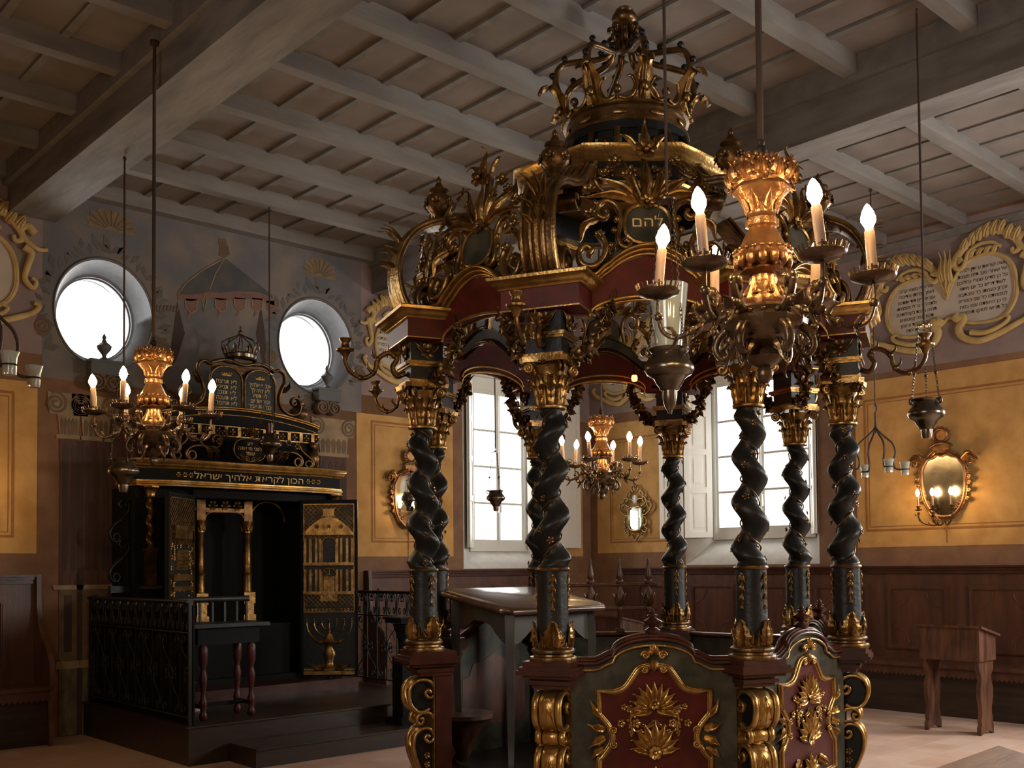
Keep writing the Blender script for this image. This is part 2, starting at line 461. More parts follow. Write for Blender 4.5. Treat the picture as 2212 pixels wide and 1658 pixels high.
def cutter_round(T, x, z):
    m = MB(); m.T = T @ TR(x, 0, z) @ SC(1, 1, 1.12) @ RX(-PI / 2)
    m.lathe([(0, -.06), (.48, -.06), (.455, 0), (.38, .25), (.36, .26), (.36, .7), (0, .7)], 48)
    return [put('cut', mesh_of('cut', m, m_reveal))]
def wall(name, x0, x1, y0, y1, m, cutters):
    o = obj(name, MB().bx(x0, x1, y0, y1, 0, ZC), m); o['kind'] = 'structure'
    if cutters: carve(o, cutters)
    return o
I4 = Matrix.Identity(4)
TB = I4                                      # back wall: local x = world x, y into the wall
TRt = TR(0, 0, 0) @ RZ(-PI / 2)              # right wall: local x -> world -y, y -> world +x
TFr = TR(0, YF, 0) @ RZ(PI)                  # front wall, behind the camera
RECT1 = (-2.26, -.84, 1.48, 3.98, -1.92, -.94, 1.70, 3.93)
RECT2 = (1.62, 3.50, 1.50, 3.98, 1.85, 3.29, 1.81, 3.93)
RECT3 = (7.2, 8.9, 1.50, 3.98, 7.4, 8.7, 1.81, 3.93)
wb = wall('wall_back', XL - .45, .45, 0, .45, m_brown, cutter_rect(TB, *RECT1) + cutter_round(TB, -6.63, 3.92) + cutter_round(TB, -4.325, 3.93))
wr = wall('wall_right', 0, .45, YF - .45, 0, m_brown, cutter_rect(TRt, *RECT2) + cutter_rect(TRt, *RECT3))
wf = wall('wall_front', XL - .45, 0, YF - .45, YF, m_ochre, cutter_rect(TFr, 2.0, 3.8, 1.5, 3.98, 2.25, 3.55, 1.8, 3.93))
TLf = TR(XL, 0, 0) @ RZ(PI / 2)              # left wall: local x -> world y
wl = wall('wall_left', XL - .45, XL, YF, 0, m_ochre, cutter_rect(TLf, -8.9, -7.1, 1.5, 3.98, -8.65, -7.35, 1.8, 3.93))
for w in (wb, wr, wf, wl):                       # plaster inside the openings
    w.data.materials.append(m_reveal); w.data.materials.append(m_reveald)
    idx = len(w.data.materials) - 2
    for p in w.data.polygons:
        c = p.center; n = p.normal
        inside = (w is wb and c.y > .004 and c.y < .446) or (w is wr and c.x > .004 and c.x < .446) or (w is wl and XL - .446 < c.x < XL - .004) or (w is wf and YF - .446 < c.y < YF - .004)
        if inside and p.area < 3 and abs(c.z) > .1 and c.z < 5.0: p.material_index = idx + (1 if w is wb and c.x < -3 and c.z > 3.2 else 0)
# ---- painted wall surfaces (thin paint layers on the plaster)
def paint(wallo, T, name, x0, x1, z0, z1, m, y=.003, holes=()):
    b = MB(); b.T = T
    b.bx(x0, x1, -y, .0005, z0, z1); o = struct(name, b, m, wallo)
    return o
def frame_lines(wallo, T, x0, x1, z0, z1, w=.022, y=.006):
    b = MB(); b.T = T
    for k, ww in ((0, w), (.045, .008)):
        a0, a1, c0, c1 = x0 + k, x1 - k, z0 + k, z1 - k
        b.bx(a0, a1, -y, 0, c0, c0 + ww); b.bx(a0, a1, -y, 0, c1 - ww, c1)
        b.bx(a0, a0 + ww, -y, 0, c0 + ww, c1 - ww); b.bx(a1 - ww, a1, -y, 0, c0 + ww, c1 - ww)
    struct('painted_frame_line', b, m_line, wallo)
# back wall
paint(wb, TB, 'painted_ochre_field', -3.81, -2.42, 1.63, 3.25, m_ochre); frame_lines(wb, TB, -3.615, -2.60, 1.79, 3.18)
paint(wb, TB, 'painted_ochre_field', -.56, -.16, 1.63, 3.25, m_ochre)
paint(wb, TB, 'painted_ochre_field', -.80, -.56, 1.50, 3.25, m_ochre)
paint(wb, TB, 'painted_ochre_field', -9.6, -7.235, 1.66, 3.20, m_ochre); frame_lines(wb, TB, -9.4, -7.43, 1.80, 3.1)
fr = paint(wb, TB, 'painted_frieze', -3.74, -2.34, 3.46, 4.97, m_frieze)
paint(wb, TB, 'painted_frieze', -.80, 0, 3.46, 4.97, m_frieze)
paint(wb, TB, 'painted_frieze', -11, -7.2, 3.46, 4.97, m_frieze)
b = MB()                                     # blue-grey mural ground with two round gaps
xa, xb, za, zb = -7.20, -3.74, 3.255, 4.975
def ring_field(b, cx, cz, r, x0, x1, z0, z1, n=48, y=-.003):
    vs, fs = [], []
    for i in range(n):
        a = 2 * PI * i / n; c, s_ = math.cos(a), math.sin(a)
        vs.append((cx + r * c, y, cz + r * 1.12 * s_))
        k = min((x1 - cx) / c if c > 1e-6 else ((x0 - cx) / c if c < -1e-6 else 1e9), (z1 - cz) / s_ if s_ > 1e-6 else ((z0 - cz) / s_ if s_ < -1e-6 else 1e9))
        vs.append((cx + k * c, y, cz + k * s_))
    for i in range(n):
        j = (i + 1) % n; fs.append((2 * i, 2 * i + 1, 2 * j + 1, 2 * j))
    b.add(vs, fs, False)
    for (X, Z) in ((x0, z0), (x1, z0), (x1, z1), (x0, z1)):     # square corners
        an = math.atan2(Z - cz, X - cx) % (2 * PI); i = int(an / (2 * PI) * n); j = (i + 1) % n
        b.add([(X, y, Z), vs[2 * i + 1], vs[2 * j + 1]], [(0, 1, 2)], False)
ring_field(b, -6.63, 3.92, .465, xa, -5.475, za, zb)
ring_field(b, -4.325, 3.93, .465, -5.475, xb, za, zb)
struct('painted_mural_ground', b, m_blue, wb)
# right wall (local x = -y)
paint(wr, TRt, 'painted_ochre_field', .13, 1.55, 1.67, 3.40, m_ochre); frame_lines(wr, TRt, .365, 1.45, 1.80, 3.19)
paint(wr, TRt, 'painted_ochre_field', 3.97, 7.0, 1.67, 3.46, m_ochre); frame_lines(wr, TRt, 4.07, 6.9, 1.84, 3.26)
paint(wr, TRt, 'painted_ochre_field', 9.2, 10.8, 1.67, 3.46, m_ochre)
for x0, x1 in ((0, 1.58), (3.54, 7.15), (8.95, 11)): paint(wr, TRt, 'painted_frieze', x0, x1, 3.53, 4.97, m_frieze)
b = MB(); b.T = TRt
b.bx(0, 1.58, -.03, 0, 4.80, 4.88); b.bx(3.54, 7.15, -.03, 0, 4.80, 4.88); struct('trim_1', b, m_joist)
# ---- windows
m_pane = bpy.data.materials.new('window_pane_glass'); m_pane.use_nodes = True
nt = m_pane.node_tree; nt.nodes.clear()
o_ = nt.nodes.new('ShaderNodeOutputMaterial'); mx = nt.nodes.new('ShaderNodeMixShader'); t_ = nt.nodes.new('ShaderNodeBsdfTransparent'); g_ = nt.nodes.new('ShaderNodeBsdfGlossy')
g_.inputs['Roughness'].default_value = .02; mx.inputs[0].default_value = .06
nt.links.new(t_.outputs[0], mx.inputs[1]); nt.links.new(g_.outputs[0], mx.inputs[2]); nt.links.new(mx.outputs[0], o_.inputs[0])
def shutter(parent, T, hx, hy, fx, fy, z0, z1):
    """panelled inside shutter from hinge (hx,hy) to free edge (fx,fy)"""
    d = V3((fx - hx, fy - hy, 0)); L = d.length; a = math.atan2(d.y, d.x)
    b = MB(); b.T = T @ TR(hx, hy, 0) @ RZ(a)
    st = .07; H = z1 - z0
    b.bx(0, L, -.010, .010, z0, z1)
    b.bx(0, st, -.018, .018, z0, z1); b.bx(L - st, L, -.018, .018, z0, z1)
    zs = [0, .28, .52, .76, 1.0]
    for f in zs:
        zc = z0 + st / 2 + (H - st) * f; b.bx(st, L - st, -.018, .018, zc - st / 2, zc + st / 2)
    for f0, f1 in zip(zs, zs[1:]):
        c0 = z0 + st / 2 + (H - st) * f0 + .09; c1 = z0 + st / 2 + (H - st) * f1 - .09
        b.bx(st + .05, L - st - .05, -.014, .014, c0, c1)
    o = struct('shutter', b, m_shut, parent)
    return o
def rect_window(n, T, R, shut):
    a0, a1, z0, z1, b0, b1, w0, w1 = R
    b = MB(); b.T = T; f = .05; y0, y1 = .27, .33
    b.bx(b0, b0 + f, y0, y1, w0, w1); b.bx(b1 - f, b1, y0, y1, w0, w1); b.bx(b0 + f, b1 - f, y0, y1, w0, w0 + .09); b.bx(b0 + f, b1 - f, y0, y1, w1 - .16, w1)
    win = struct('window_%d' % n, b, m_white)
    c = (b0 + b1) / 2
    for s, (x0, x1) in enumerate(((b0 + f, c), (c, b1 - f))):
        b = MB(); b.T = T; w = .035; ya, yb = .285, .318; za, zb = w0 + .09, w1 - .16
        b.bx(x0, x0 + w, ya, yb, za, zb); b.bx(x1 - w, x1, ya, yb, za, zb); b.bx(x0 + w, x1 - w, ya, yb, za, za + .06); b.bx(x0 + w, x1 - w, ya, yb, zb - .05, zb)
        for k in (1, 2, 3):
            z = za + .06 + (zb - .05 - za - .06) * k / 4; b.bx(x0 + w, x1 - w, ya + .004, yb - .004, z - .014, z + .014)
        cs = struct('casement', b, m_white, win)
        b = MB(); b.T = T; b.bx(x0 + w, x1 - w, .299, .303, za + .06, zb - .05); struct('window_pane', b, m_pane, cs)
    b = MB(); b.T = T; b.tube([(c, .262, w0 + .09), (c, .262, w1 - .18)], .008, 6); b.bx(c - .02, c + .02, .245, .285, 2.20, 2.34); struct('window_bolt', b, m_white, win)
    for s in shut: shutter(win, T, *s)
    return win
rect_window(1, TB, RECT1, [(-.97, .22, -.815, -.035, 1.74, 3.90), (-.81, -.045, -.27, -.06, 1.74, 3.90), (-1.905, .25, -2.20, -.03, 1.74, 3.90)])
rect_window(2, TRt, RECT2, [(1.88, .22, 1.64, -.035, 1.84, 3.90), (1.635, -.045, 1.27, -.05, 1.84, 3.90), (3.27, .25, 3.47, -.02, 1.84, 3.90)])
rect_window(3, TRt, RECT3, [])
for n, (x, z) in enumerate(((-6.63, 3.92), (-4.325, 3.93))):
    b = MB(); b.T = TR(x, 0, z) @ SC(1, 1, 1.12)
    ring = [(.362 * math.cos(2 * PI * i / 48), .30, .362 * math.sin(2 * PI * i / 48)) for i in range(48)]
    b.sweep(ring, rsec(.03, .03), None, (0, 1, 0), True); win = struct('window_%d' % (4 + n), b, m_stone)
    b = MB(); b.T = TR(x, 0, z) @ SC(1, 1, 1.12)
    b.sweep([(.47 * math.cos(2 * PI * i / 64), -.004, .47 * math.sin(2 * PI * i / 64)) for i in range(64)], rsec(.018, .024), None, (0, 1, 0), True)
    struct('window_rim', b, m_stone, win)
    b = MB(); b.T = TR(x, 0, z) @ SC(1, 1, 1.12)
    b.add([(.35 * math.cos(2 * PI * i / 40), .30, .35 * math.sin(2 * PI * i / 40)) for i in range(40)], [tuple(range(40))], False)
    struct('window_pane', b, m_pane, win)
# ================================================================ the carved canopy platform
OB = V3((-5.53, -5.50, 0)); RB = 1.30; AP = RB * math.cos(PI / 8); A0 = math.radians(160.336)
bimah = thing('bimah_canopy', 'octagonal black, red and gilded bimah with eight twisted columns under an openwork crown canopy', 'bimah', OB)
def CF(k, r=RB): return RZ(A0 + k * PI / 4) @ TR(r, 0, 0)
def SF(k, r=AP): return RZ(A0 + (k + .5) * PI / 4) @ TR(r, 0, 0)
YZ = RZ(PI / 2)                               # local x,z drawing -> side plane (y,z)
def ngon(r, z0, z1, b, n=8, ph=A0):
    vs = [(r * math.cos(ph + 2 * PI * i / n), r * math.sin(ph + 2 * PI * i / n), z) for z in (z0, z1) for i in range(n)]
    fs = [(i, (i + 1) % n, n + (i + 1) % n, n + i) for i in range(n)] + [tuple(range(n - 1, -1, -1)), tuple(range(n, 2 * n))]
    return b.add(vs, fs, False)
def cornice(b, prof, n=8, ph=A0):
    """mitred moulding round the octagon, prof [(r,z)]"""
    b.T = b.T @ RZ(ph); old = b.T; b.lathe(prof, n, smooth=False, ring=True); b.T = old @ RZ(-ph)
b = MB(); ngon(1.50, 0, .13, b); ngon(1.46, .13, .25, b)
obj('platform', b, m_woodd, bimah)
# ---- columns
def column_meshes(hand):
    out = {}
    b = MB(); N, n = 110, 20; vs, fs = [], []; z0, z1 = 1.485, 2.295
    for i in range(N + 1):
        t = i / N; z = z0 + (z1 - z0) * t
        e = min(1, t / .07, (1 - t) / .09); e = e * e * (3 - 2 * e)
        ph = hand * 2 * PI * 3.55 * t + 0.6
        cx, cy = .024 * e * math.cos(ph), .024 * e * math.sin(ph)
        r = (.071 - .013 * t) * (1 - .05 * (1 - e))
        if t < .03: r = .074
        for j in range(n):
            a = 2 * PI * j / n
            k = r * (1 + .05 * e * math.cos(a - ph))
            vs.append((cx + k * math.cos(a), cy + k * math.sin(a), z))
    for i in range(N):
        for j in range(n): fs.append((i * n + j, i * n + (j + 1) % n, (i + 1) * n + (j + 1) % n, (i + 1) * n + j))
    b.add(vs, fs)
    b.lathe([(.0, 1.09), (.084, 1.09), (.084, 1.12), (.080, 1.16), (.076, 1.40), (.077, 1.485), (0, 1.486)], 16)
    out['shaft'] = mesh_of('twisted_column', b, m_shaft)
    b = MB(); path = []
    for i in range(160):
        t = .02 + .95 * i / 159; z = z0 + (z1 - z0) * t; e = min(1, t / .07, (1 - t) / .09)
        ph = hand * 2 * PI * 3.55 * t + .6 + PI + .25 * math.sin(9 * PI * t)
        rr = (.071 - .013 * t) - .021 * e + .002
        path.append((rr * math.cos(ph), rr * math.sin(ph), z))
    b.tube(path, .0045, 5)
    for i in range(15):                       # leaves and blossoms along the vine
        t = .05 + .9 * i / 14; z = z0 + (z1 - z0) * t
        ph = hand * 2 * PI * 3.55 * t + .6 + (0 if i % 2 else PI * .62)
        rr = (.071 - .013 * t) + (.026 if i % 2 else .006)
        b.flower((rr * math.cos(ph), rr * math.sin(ph), z), (math.cos(ph), math.sin(ph), .2), .019, 5)
    out['vine'] = mesh_of('gilt_vine', b, m_goldd)
    return out
cm_ = {+1: column_meshes(1), -1: column_meshes(-1)}
b = MB()                                      # torus base and ring
b.lathe([(.0, 1.03), (.118, 1.03), (.121, 1.04), (.116, 1.052), (.098, 1.056), (.096, 1.066), (.108, 1.072), (.110, 1.084), (.102, 1.094), (.088, 1.098), (.086, 1.104), (0, 1.105)], 24)
base_me = mesh_of('base_moulding', b, m_goldd)
b = MB(); b.lathe([(.07, 1.474), (.083, 1.476), (.087, 1.484), (.083, 1.493), (.07, 1.495)], 24, ring=True); rg_me = mesh_of('shaft_ring', b, m_goldd)
b = MB()                                      # acanthus collar and bellflower drops
b.lathe([(.078, 1.096), (.0855, 1.098), (.086, 1.118), (.079, 1.124)], 20, ring=True)
for i in range(4):
    b.T = RZ(2 * PI * i / 4 + .35)
    b.leaf([(.084, 0, 1.098), (.0885, 0, 1.14), (.088, 0, 1.185), (.091, 0, 1.215), (.100, 0, 1.228), (.103, 0, 1.222)], (1, 0, .1), .112, .006, 4, .05, prof=lambda t: .72 + .28 * math.sin(PI * min(1, t * 1.5)) - .75 * t ** 5)
    for q in (-1, 1): b.leaf([(.083 , q * .012, 1.10), (.083, q * .046, 1.125), (.080, q * .062, 1.16), (.086, q * .060, 1.178)], (1, q * .5, 0), .04, .004, 3, .1, n=10)
    b.T = RZ(2 * PI * (i + .5) / 4 + .35); b.leaf([(.084, 0, 1.10), (.087, 0, 1.118), (.088, 0, 1.135)], (1, 0, 0), .06, .004, 2, .1, n=8)
collar_me = mesh_of('leaf_collar', b, m_gold)
b = MB()
if True:
    b.bx(.074, .0775, -.004, .004, 1.28, 1.46)
    for j in range(4):
        z = 1.455 - .052 * j; s = 1 - .16 * j
        for q in (-1, 0, 1):
            b.leaf([(.079, 0, z), (.086, q * .010 * s, z - .02 * s), (.083 , q * .021 * s, z - .042 * s)], (1, 0, 0), .016 * s, .003, 0, .1, n=6)
        b.ball((.081, 0, z), .007 * s, 6, 4)
drops_me = mesh_of('bellflower_drop', b, m_gold)
b = MB()                                      # composite capital
b.lathe([(.058, 2.283), (.078, 2.286), (.081, 2.294), (.078, 2.302), (.062, 2.305), (.06, 2.33), (.07, 2.42), (.088, 2.49), (.092, 2.50), (.0, 2.505)], 20)
for i in range(8):
    b.T = RZ(2 * PI * i / 8)
    b.leaf([(.063, 0, 2.305), (.072, 0, 2.35), (.078, 0, 2.385), (.098, 0, 2.402), (.106, 0, 2.388)], (1, 0, .1), .058, .005, 3, .1, prof=lambda t: 1 - .55 * t ** 3)
    b.T = RZ(2 * PI * (i + .5) / 8)
    b.leaf([(.066, 0, 2.34), (.08, 0, 2.40), (.088, 0, 2.432), (.108, 0, 2.45), (.116, 0, 2.436)], (1, 0, .1), .056, .005, 3, .1, prof=lambda t: 1 - .55 * t ** 3)
for i in range(4):
    b.T = RZ(2 * PI * i / 4 + PI / 4)
    sp = [(.126 + .027 * (1 - s / 30) * math.cos(s * .42 + 1.3), 0, 2.487 + .027 * (1 - s / 30) * math.sin(s * .42 + 1.3)) for s in range(30)]
    for yy in (-.012, .012): b.sweep([(p[0], yy, p[2]) for p in sp], rsec(.02, .009), None, (0, 1, 0))
    b.sweep([(.06, 0, 2.44), (.085, 0, 2.485), (.12, 0, 2.512)], rsec(.03, .012), None, (0, 1, 0))
    b.T = RZ(2 * PI * i / 4); b.flower((.108, 0, 2.522), (1, 0, .3), .026, 6)
b.T = Matrix.Identity(4)
ab = []
for i in range(4):
    a = 2 * PI * i / 4 + PI / 4; ab += [(.158 * math.cos(a - .12), .158 * math.sin(a - .12)), (.158 * math.cos(a + .12), .158 * math.sin(a + .12)), (.108 * math.cos(a + PI / 4), .108 * math.sin(a + PI / 4))]
n = len(ab); b.add([(x, y, 2.512) for x, y in ab] + [(x * 1.03, y * 1.03, 2.538) for x, y in ab], [(i, (i + 1) % n, n + (i + 1) % n, n + i) for i in range(n)] + [tuple(range(n - 1, -1, -1)), tuple(range(n, 2 * n))], False)
cap_me = mesh_of('capital', b, m_gold)
# ---- impost block above the capital
b = MB(); b.box(0, 0, 2.67, .19, .19, .27)
imp_me = mesh_of('impost_block', b, m_black)
b = MB()
for z0, z1, w in ((2.538, 2.556, .105), (2.628, 2.640, .108), (2.640, 2.658, .118), (2.775, 2.79, .108), (2.79, 2.812, .12)):
    b.box(0, 0, (z0 + z1) / 2, 2 * w, 2 * w, z1 - z0)
impm_me = mesh_of('impost_moulding', b, m_gold)
b = MB()
if True:
    b.flower((.10, 0, 2.717), (1, 0, 0), .048, 7)
    for q in (-1, 1): b.leaf([(.100, q * .0, 2.70), (.112, q * .05, 2.735), (.10, q * .075, 2.765)], (1, 0, 0), .035, .004, 2, .1, n=8)
ros_me = mesh_of('carved_rosette', b, m_goldd)
# ---- corner block of the cornice
b = MB(); b.bx(-.12, .145, -.205, .205, 2.765, 2.875)
cb_me = mesh_of('cornice_block', b, m_red)
b = MB()
pr = [(0, 2.872), (.012, 2.872), (.018, 2.885), (.034, 2.895), (.038, 2.908), (.055, 2.916), (.058, 2.930), (.05, 2.936), (0, 2.936)]
path = [(-.12, -.205, 0), (.145, -.205, 0), (.145, .205, 0), (-.12, .205, 0)]
def mitre(b, path, prof):
    """moulding with mitred corners along a plan path (left-hand turns), prof [(out,z)]"""
    P = [V3(p) for p in path]; m = len(prof); vs, fs = [], []
    for i, p in enumerate(P):
        d0 = (P[i] - P[i - 1]).normalized() if i else (P[1] - P[0]).normalized()
        d1 = (P[i + 1] - P[i]).normalized() if i < len(P) - 1 else d0
        n0 = V3((d0.y, -d0.x, 0)); n1 = V3((d1.y, -d1.x, 0)); nn = (n0 + n1); nn = nn / (1 + n0.dot(n1))
        for (o, z) in prof: vs.append(p + nn * o + V3((0, 0, z)))
    for i in range(len(P) - 1):
        for j in range(m): fs.append((i * m + j, i * m + (j + 1) % m, (i + 1) * m + (j + 1) % m, (i + 1) * m + j))
    fs.append(tuple(range(m))); fs.append(tuple((len(P) - 1) * m + j for j in range(m)))
    b.add(vs, fs, False)
mitre(b, path, pr)
mitre(b, path, [(0, 2.765), (.004, 2.765), (.004, 2.772), (0, 2.772)])
cbm_me = mesh_of('cornice_moulding', b, m_goldb)
# ---- pedestal with its scrolled console
b = MB(); b.bx(-.135, -.035, -.085, .085, .25, .90); b.bx(-.14, .05, -.095, .095, .895, .95)
ped_me = mesh_of('pedestal', b, m_redw)
b = MB()
for z0, z1, w, d in ((.915, .935, .105, .07), (.948, .966, .125, .10), (.966, .988, .15, .13), (.988, 1.004, .142, .12), (1.004, 1.032, .125, .105)):
    b.bx(-.145 - (w - .105) * .5, d, -w, w, z0, z1)
pc_me = mesh_of('pedestal_cornice', b, m_redw)
b = MB()
P1 = xz(spline([(-.02, .80), (-.005, .815), (.012, .80), (0, .775), (-.03, .775), (-.045, .81), (-.03, .85), (.01, .872), (.06, .868), (.098, .835), (.107, .785), (.095, .735), (.06, .70), (.02, .695), (-.01, .71)], 84))
P3 = xz(spline([(-.01, .555), (.005, .565), (.015, .545), (-.005, .525), (-.03, .535), (-.035, .57), (-.01, .60), (.035, .60), (.07, .57), (.082, .52), (.075, .46), (.05, .39), (.02, .33), (0, .27)], 84))
P2 = xz(spline([(.045, .655), (.03, .66), (.028, .64), (.045, .628), (.062, .645), (.055, .675), (.02, .69), (-.02, .68), (-.045, .64)], 48))
for yy, ww in ((-.062, .032), (.062, .032), (0, .085)):
    for P in (P1, P3, P2):
        b.sweep([(p[0] - (0 if abs(yy) > .01 else .006), yy, p[2]) for p in P], rsec(.020, ww, .3), None, (0, 1, 0))
for P, q in (((.108, 0, .79), 1), ((.084, 0, .52), .8)):
    for s_ in (-1, 0, 1): b.leaf([(P[0] - .012, 0, P[2] + .06 * q), (P[0] + .004, s_ * .02, P[2]), (P[0] - .004, s_ * .035, P[2] - .06 * q)], (1, 0, 0), .035, .004, 2, .1, n=9)
b.bx(-.04, -.03, -.085, .085, .25, .89)
for z in (.30, .345, .40, .45): b.flower((-.0, .05, z), (0, 1, 0), .02, 5); b.flower((-.0, -.05, z), (0, -1, 0), .02, 5)
con_me = mesh_of('console_scroll', b, m_goldb)
b = MB()
b.prism([(-.04, .26), (.0, .27), (.05, .40), (.07, .5), (.06, .58), (-.04, .60)], -.05, .05); b.prism([(-.04, .70), (.06, .71), (.095, .79), (.06, .86), (-.04, .88)], -.05, .05)
conb_me = mesh_of('console_ground', b, m_black)
# ---- volute bracket rising to the upper ring (drawn in the radial plane)
b = MB(); pth = xz(spline([(1.26, 3.05), (1.285, 3.045), (1.28, 3.015), (1.25, 3.01), (1.23, 3.045), (1.255, 3.085), (1.30, 3.08), (1.335, 3.03), (1.33, 2.965), (1.38, 2.955), (1.425, 3.02), (1.45, 3.14), (1.435, 3.27), (1.36, 3.39), (1.24, 3.46), (1.06, 3.51), (.88, 3.60), (.74, 3.72)][8:], 60))
cur = xz(spline([(1.255, 3.03), (1.27, 3.045), (1.29, 3.03), (1.28, 3.0), (1.25, 2.995), (1.225, 3.03), (1.24, 3.08), (1.29, 3.10), (1.335, 3.07), (1.35, 3.01), (1.335, 2.96)], 50))
inn = xz(spline([(1.0, 3.44), (.985, 3.455), (1.0, 3.475), (1.03, 3.465), (1.04, 3.43), (1.0, 3.40), (.95, 3.42), (.92, 3.47), (.90, 3.55)], 45))
sec = rsec(.03, .19, .3)
b.sweep(pth, rsec(.03, .19, .3), lambda t: (1, 1.08 - .3 * t), (0, 1, 0)); b.sweep(cur, rsec(.024, .2, .3), None, (0, 1, 0)); b.sweep(inn, rsec(.02, .12, .3), None, (0, 1, 0))
vb_me = mesh_of('volute_bracket', b, m_goldd)
b = MB()
def offs(path, d, y):
    out = []
    for i in range(len(path)):
        t = V3(path[min(i + 1, len(path) - 1)]) - V3(path[max(i - 1, 0)]); t.normalize()
        out.append(V3(path[i]) + V3((-t.z, 0, t.x)) * -d + V3((0, y, 0)))
    return out
for y in (-.082, -.035, .035, .082): b.tube(offs(pth, .016, y), .011, 6)
b.tube(offs(pth, .018, 0), .017, 6)
vr_me = mesh_of('bracket_ribs', b, m_gold)
b = MB()                                      # leaf sprays on the outside of the bracket
for (x, z, a, L) in ((1.40, 3.30, .5, .14), (1.445, 3.12, .1, .12), (1.42, 3.2, .25, .12)):
    for q in (-.7, 0, .7):
        b.leaf([(x, .0, z), (x + L * .5 * math.sin(a), q * .03, z + L * .45), (x + L * .75 * math.sin(a + .5) , q * .07, z + L * .8), (x + L * math.sin(a + 1.1), q * .09, z + L * .85)], (1, 0, -.4), .045, .004, 2, .2, n=9)
vl_me = mesh_of('bracket_leaves', b, m_goldd)
# ---- urn finial on the bracket
b = MB()
URN = [(0, 0), (.05, 0), (.052, .012), (.03, .022), (.026, .05), (.04, .065), (.074, .10), (.082, .135), (.07, .165), (.045, .18), (.042, .19), (.056, .197), (.054, .207), (.03, .215), (.022, .235), (.012, .25), (.016, .262), (.007, .28), (0, .29)]
b.lathe(URN, 16)
for i in range(6): b.T = RZ(2 * PI * i / 6); b.flower((.08, 0, .12), (1, 0, .1), .03, 6)
b.T = Matrix.Identity(4)
urn_me = mesh_of('urn_finial', b, m_goldd)
# ---- candle arm
b = MB()
arm = spline([(.10, 0, 2.60), (.15, 0, 2.585), (.175, 0, 2.63), (.15, 0, 2.68), (.20, 0, 2.71), (.26, 0, 2.67), (.28, 0, 2.60), (.34, 0, 2.56), (.41, 0, 2.585), (.445, 0, 2.64), (.445, 0, 2.68)], 70)
b.tube(arm, .013, 7, lambda t: 1.25 - .4 * t)
for t in (.35, .5, .62, .74): p = arm[int(t * (len(arm) - 1))]; b.leaf([p, p + V3((.03, 0, .03)), p + V3((.03, 0, .06))], (-1, 0, 1), .035, .004, 2, .2, n=8); b.ball(p[:], .018, 8, 5)
b.T = TR(.445, 0, 2.66); b.lathe([(0, 0), (.014, 0), (.02, .02), (.035, .04), (.05, .045), (.052, .055), (.03, .06), (.024, .065), (.022, .09), (.034, .105), (.036, .115), (0, .115)], 14)
b.T = Matrix.Identity(4)
arm_me = mesh_of('candle_arm', b, m_goldd)
for k in range(8):
    hd = -1 if k % 2 == 0 else 1
    T = CF(k) @ RZ(.4 * k)
    c = put('twisted_column', cm_[hd]['shaft'], bimah, CF(k))
    put('gilt_vine', cm_[hd]['vine'], c, I4); put('base_moulding', base_me, c, I4); put('shaft_ring', rg_me, c, I4); put('leaf_collar', collar_me, c, I4)
    [put('bellflower_drop', drops_me, c, RZ(2 * PI * i / 4 + .35)) for i in range(4)]; put('capital', cap_me, c, I4)
    i_ = put('impost_block', imp_me, bimah, CF(k)); put('impost_moulding', impm_me, i_, I4); [put('carved_rosette', ros_me, i_, RZ(a)) for a in (0, PI / 2, -PI / 2)]
    i_ = put('cornice_block', cb_me, bimah, CF(k)); put('cornice_moulding', cbm_me, i_, I4)
    i_ = put('pedestal', ped_me, bimah, CF(k)); put('pedestal_cornice', pc_me, i_, I4); put('console_scroll', con_me, i_, I4); put('console_ground', conb_me, i_, I4)
    i_ = put('volute_bracket', vb_me, bimah, CF(k, 0)); put('bracket_ribs', vr_me, i_, I4); put('bracket_leaves', vl_me, i_, I4); put('urn_finial', urn_me, i_, TR(1.19, 0, 3.475))
    put('candle_arm', arm_me, bimah, CF(k))
# ---- entablature of each side with serpentine cornice
def ztop(y):
    a = abs(y)
    if a > .28: return 2.905
    if a > .20: return 2.905 + .055 * (1 - math.cos(PI * (.28 - a) / .08)) / 2
    return 2.96 + .095 * math.cos(PI * a / .40) ** .8
def zbot(y): return 2.755 + .10 * max(0, 1 - (y / .30) ** 2) ** .5
ys = [-.42 + .84 * i / 56 for i in range(57)]
b = MB(); b.T = YZ
b.prism([(y, zbot(y)) for y in ys] + [(y, ztop(y)) for y in reversed(ys)], -.02, .05)
ent_me = mesh_of('entablature', b, m_red)
b = MB(); b.T = YZ
yc = [y for y in ys if abs(y) <= .33]
top = [(y, -.02, ztop(y)) for y in yc]
for (d, h, w, t) in ((.0, .012, .03, .016), (-.016, .028, .05, .016), (-.030, .044, .075, .014)):
    b.sweep([(p[0], p[1] + d, p[2] + h) for p in top], rsec(t, w, .35), None, (0, 1, 0))
bot = [(y, 0, zbot(y)) for y in ys if abs(y) <= .31]
for yy in (-.022, .052): b.sweep([(p[0], yy, p[2]) for p in bot], rsec(.016, .014), None, (0, 1, 0))
for yy in (.055,): b.sweep([(p[0], yy, p[2] + .035) for p in bot], rsec(.018, .012), None, (0, 1, 0))
em_me = mesh_of('serpentine_moulding', b, m_goldb)
b = MB(); b.T = YZ                            # green attic strip with gadroons
ya = [y for y in ys if abs(y) <= .30]
b.prism([(y, ztop(y) + .04) for y in ya] + [(y, ztop(y) + .085 + .02 * math.cos(PI * y / .6)) for y in reversed(ya)], -.01, .05)
at_me = mesh_of('attic_strip', b, m_green)
b = MB(); b.T = YZ
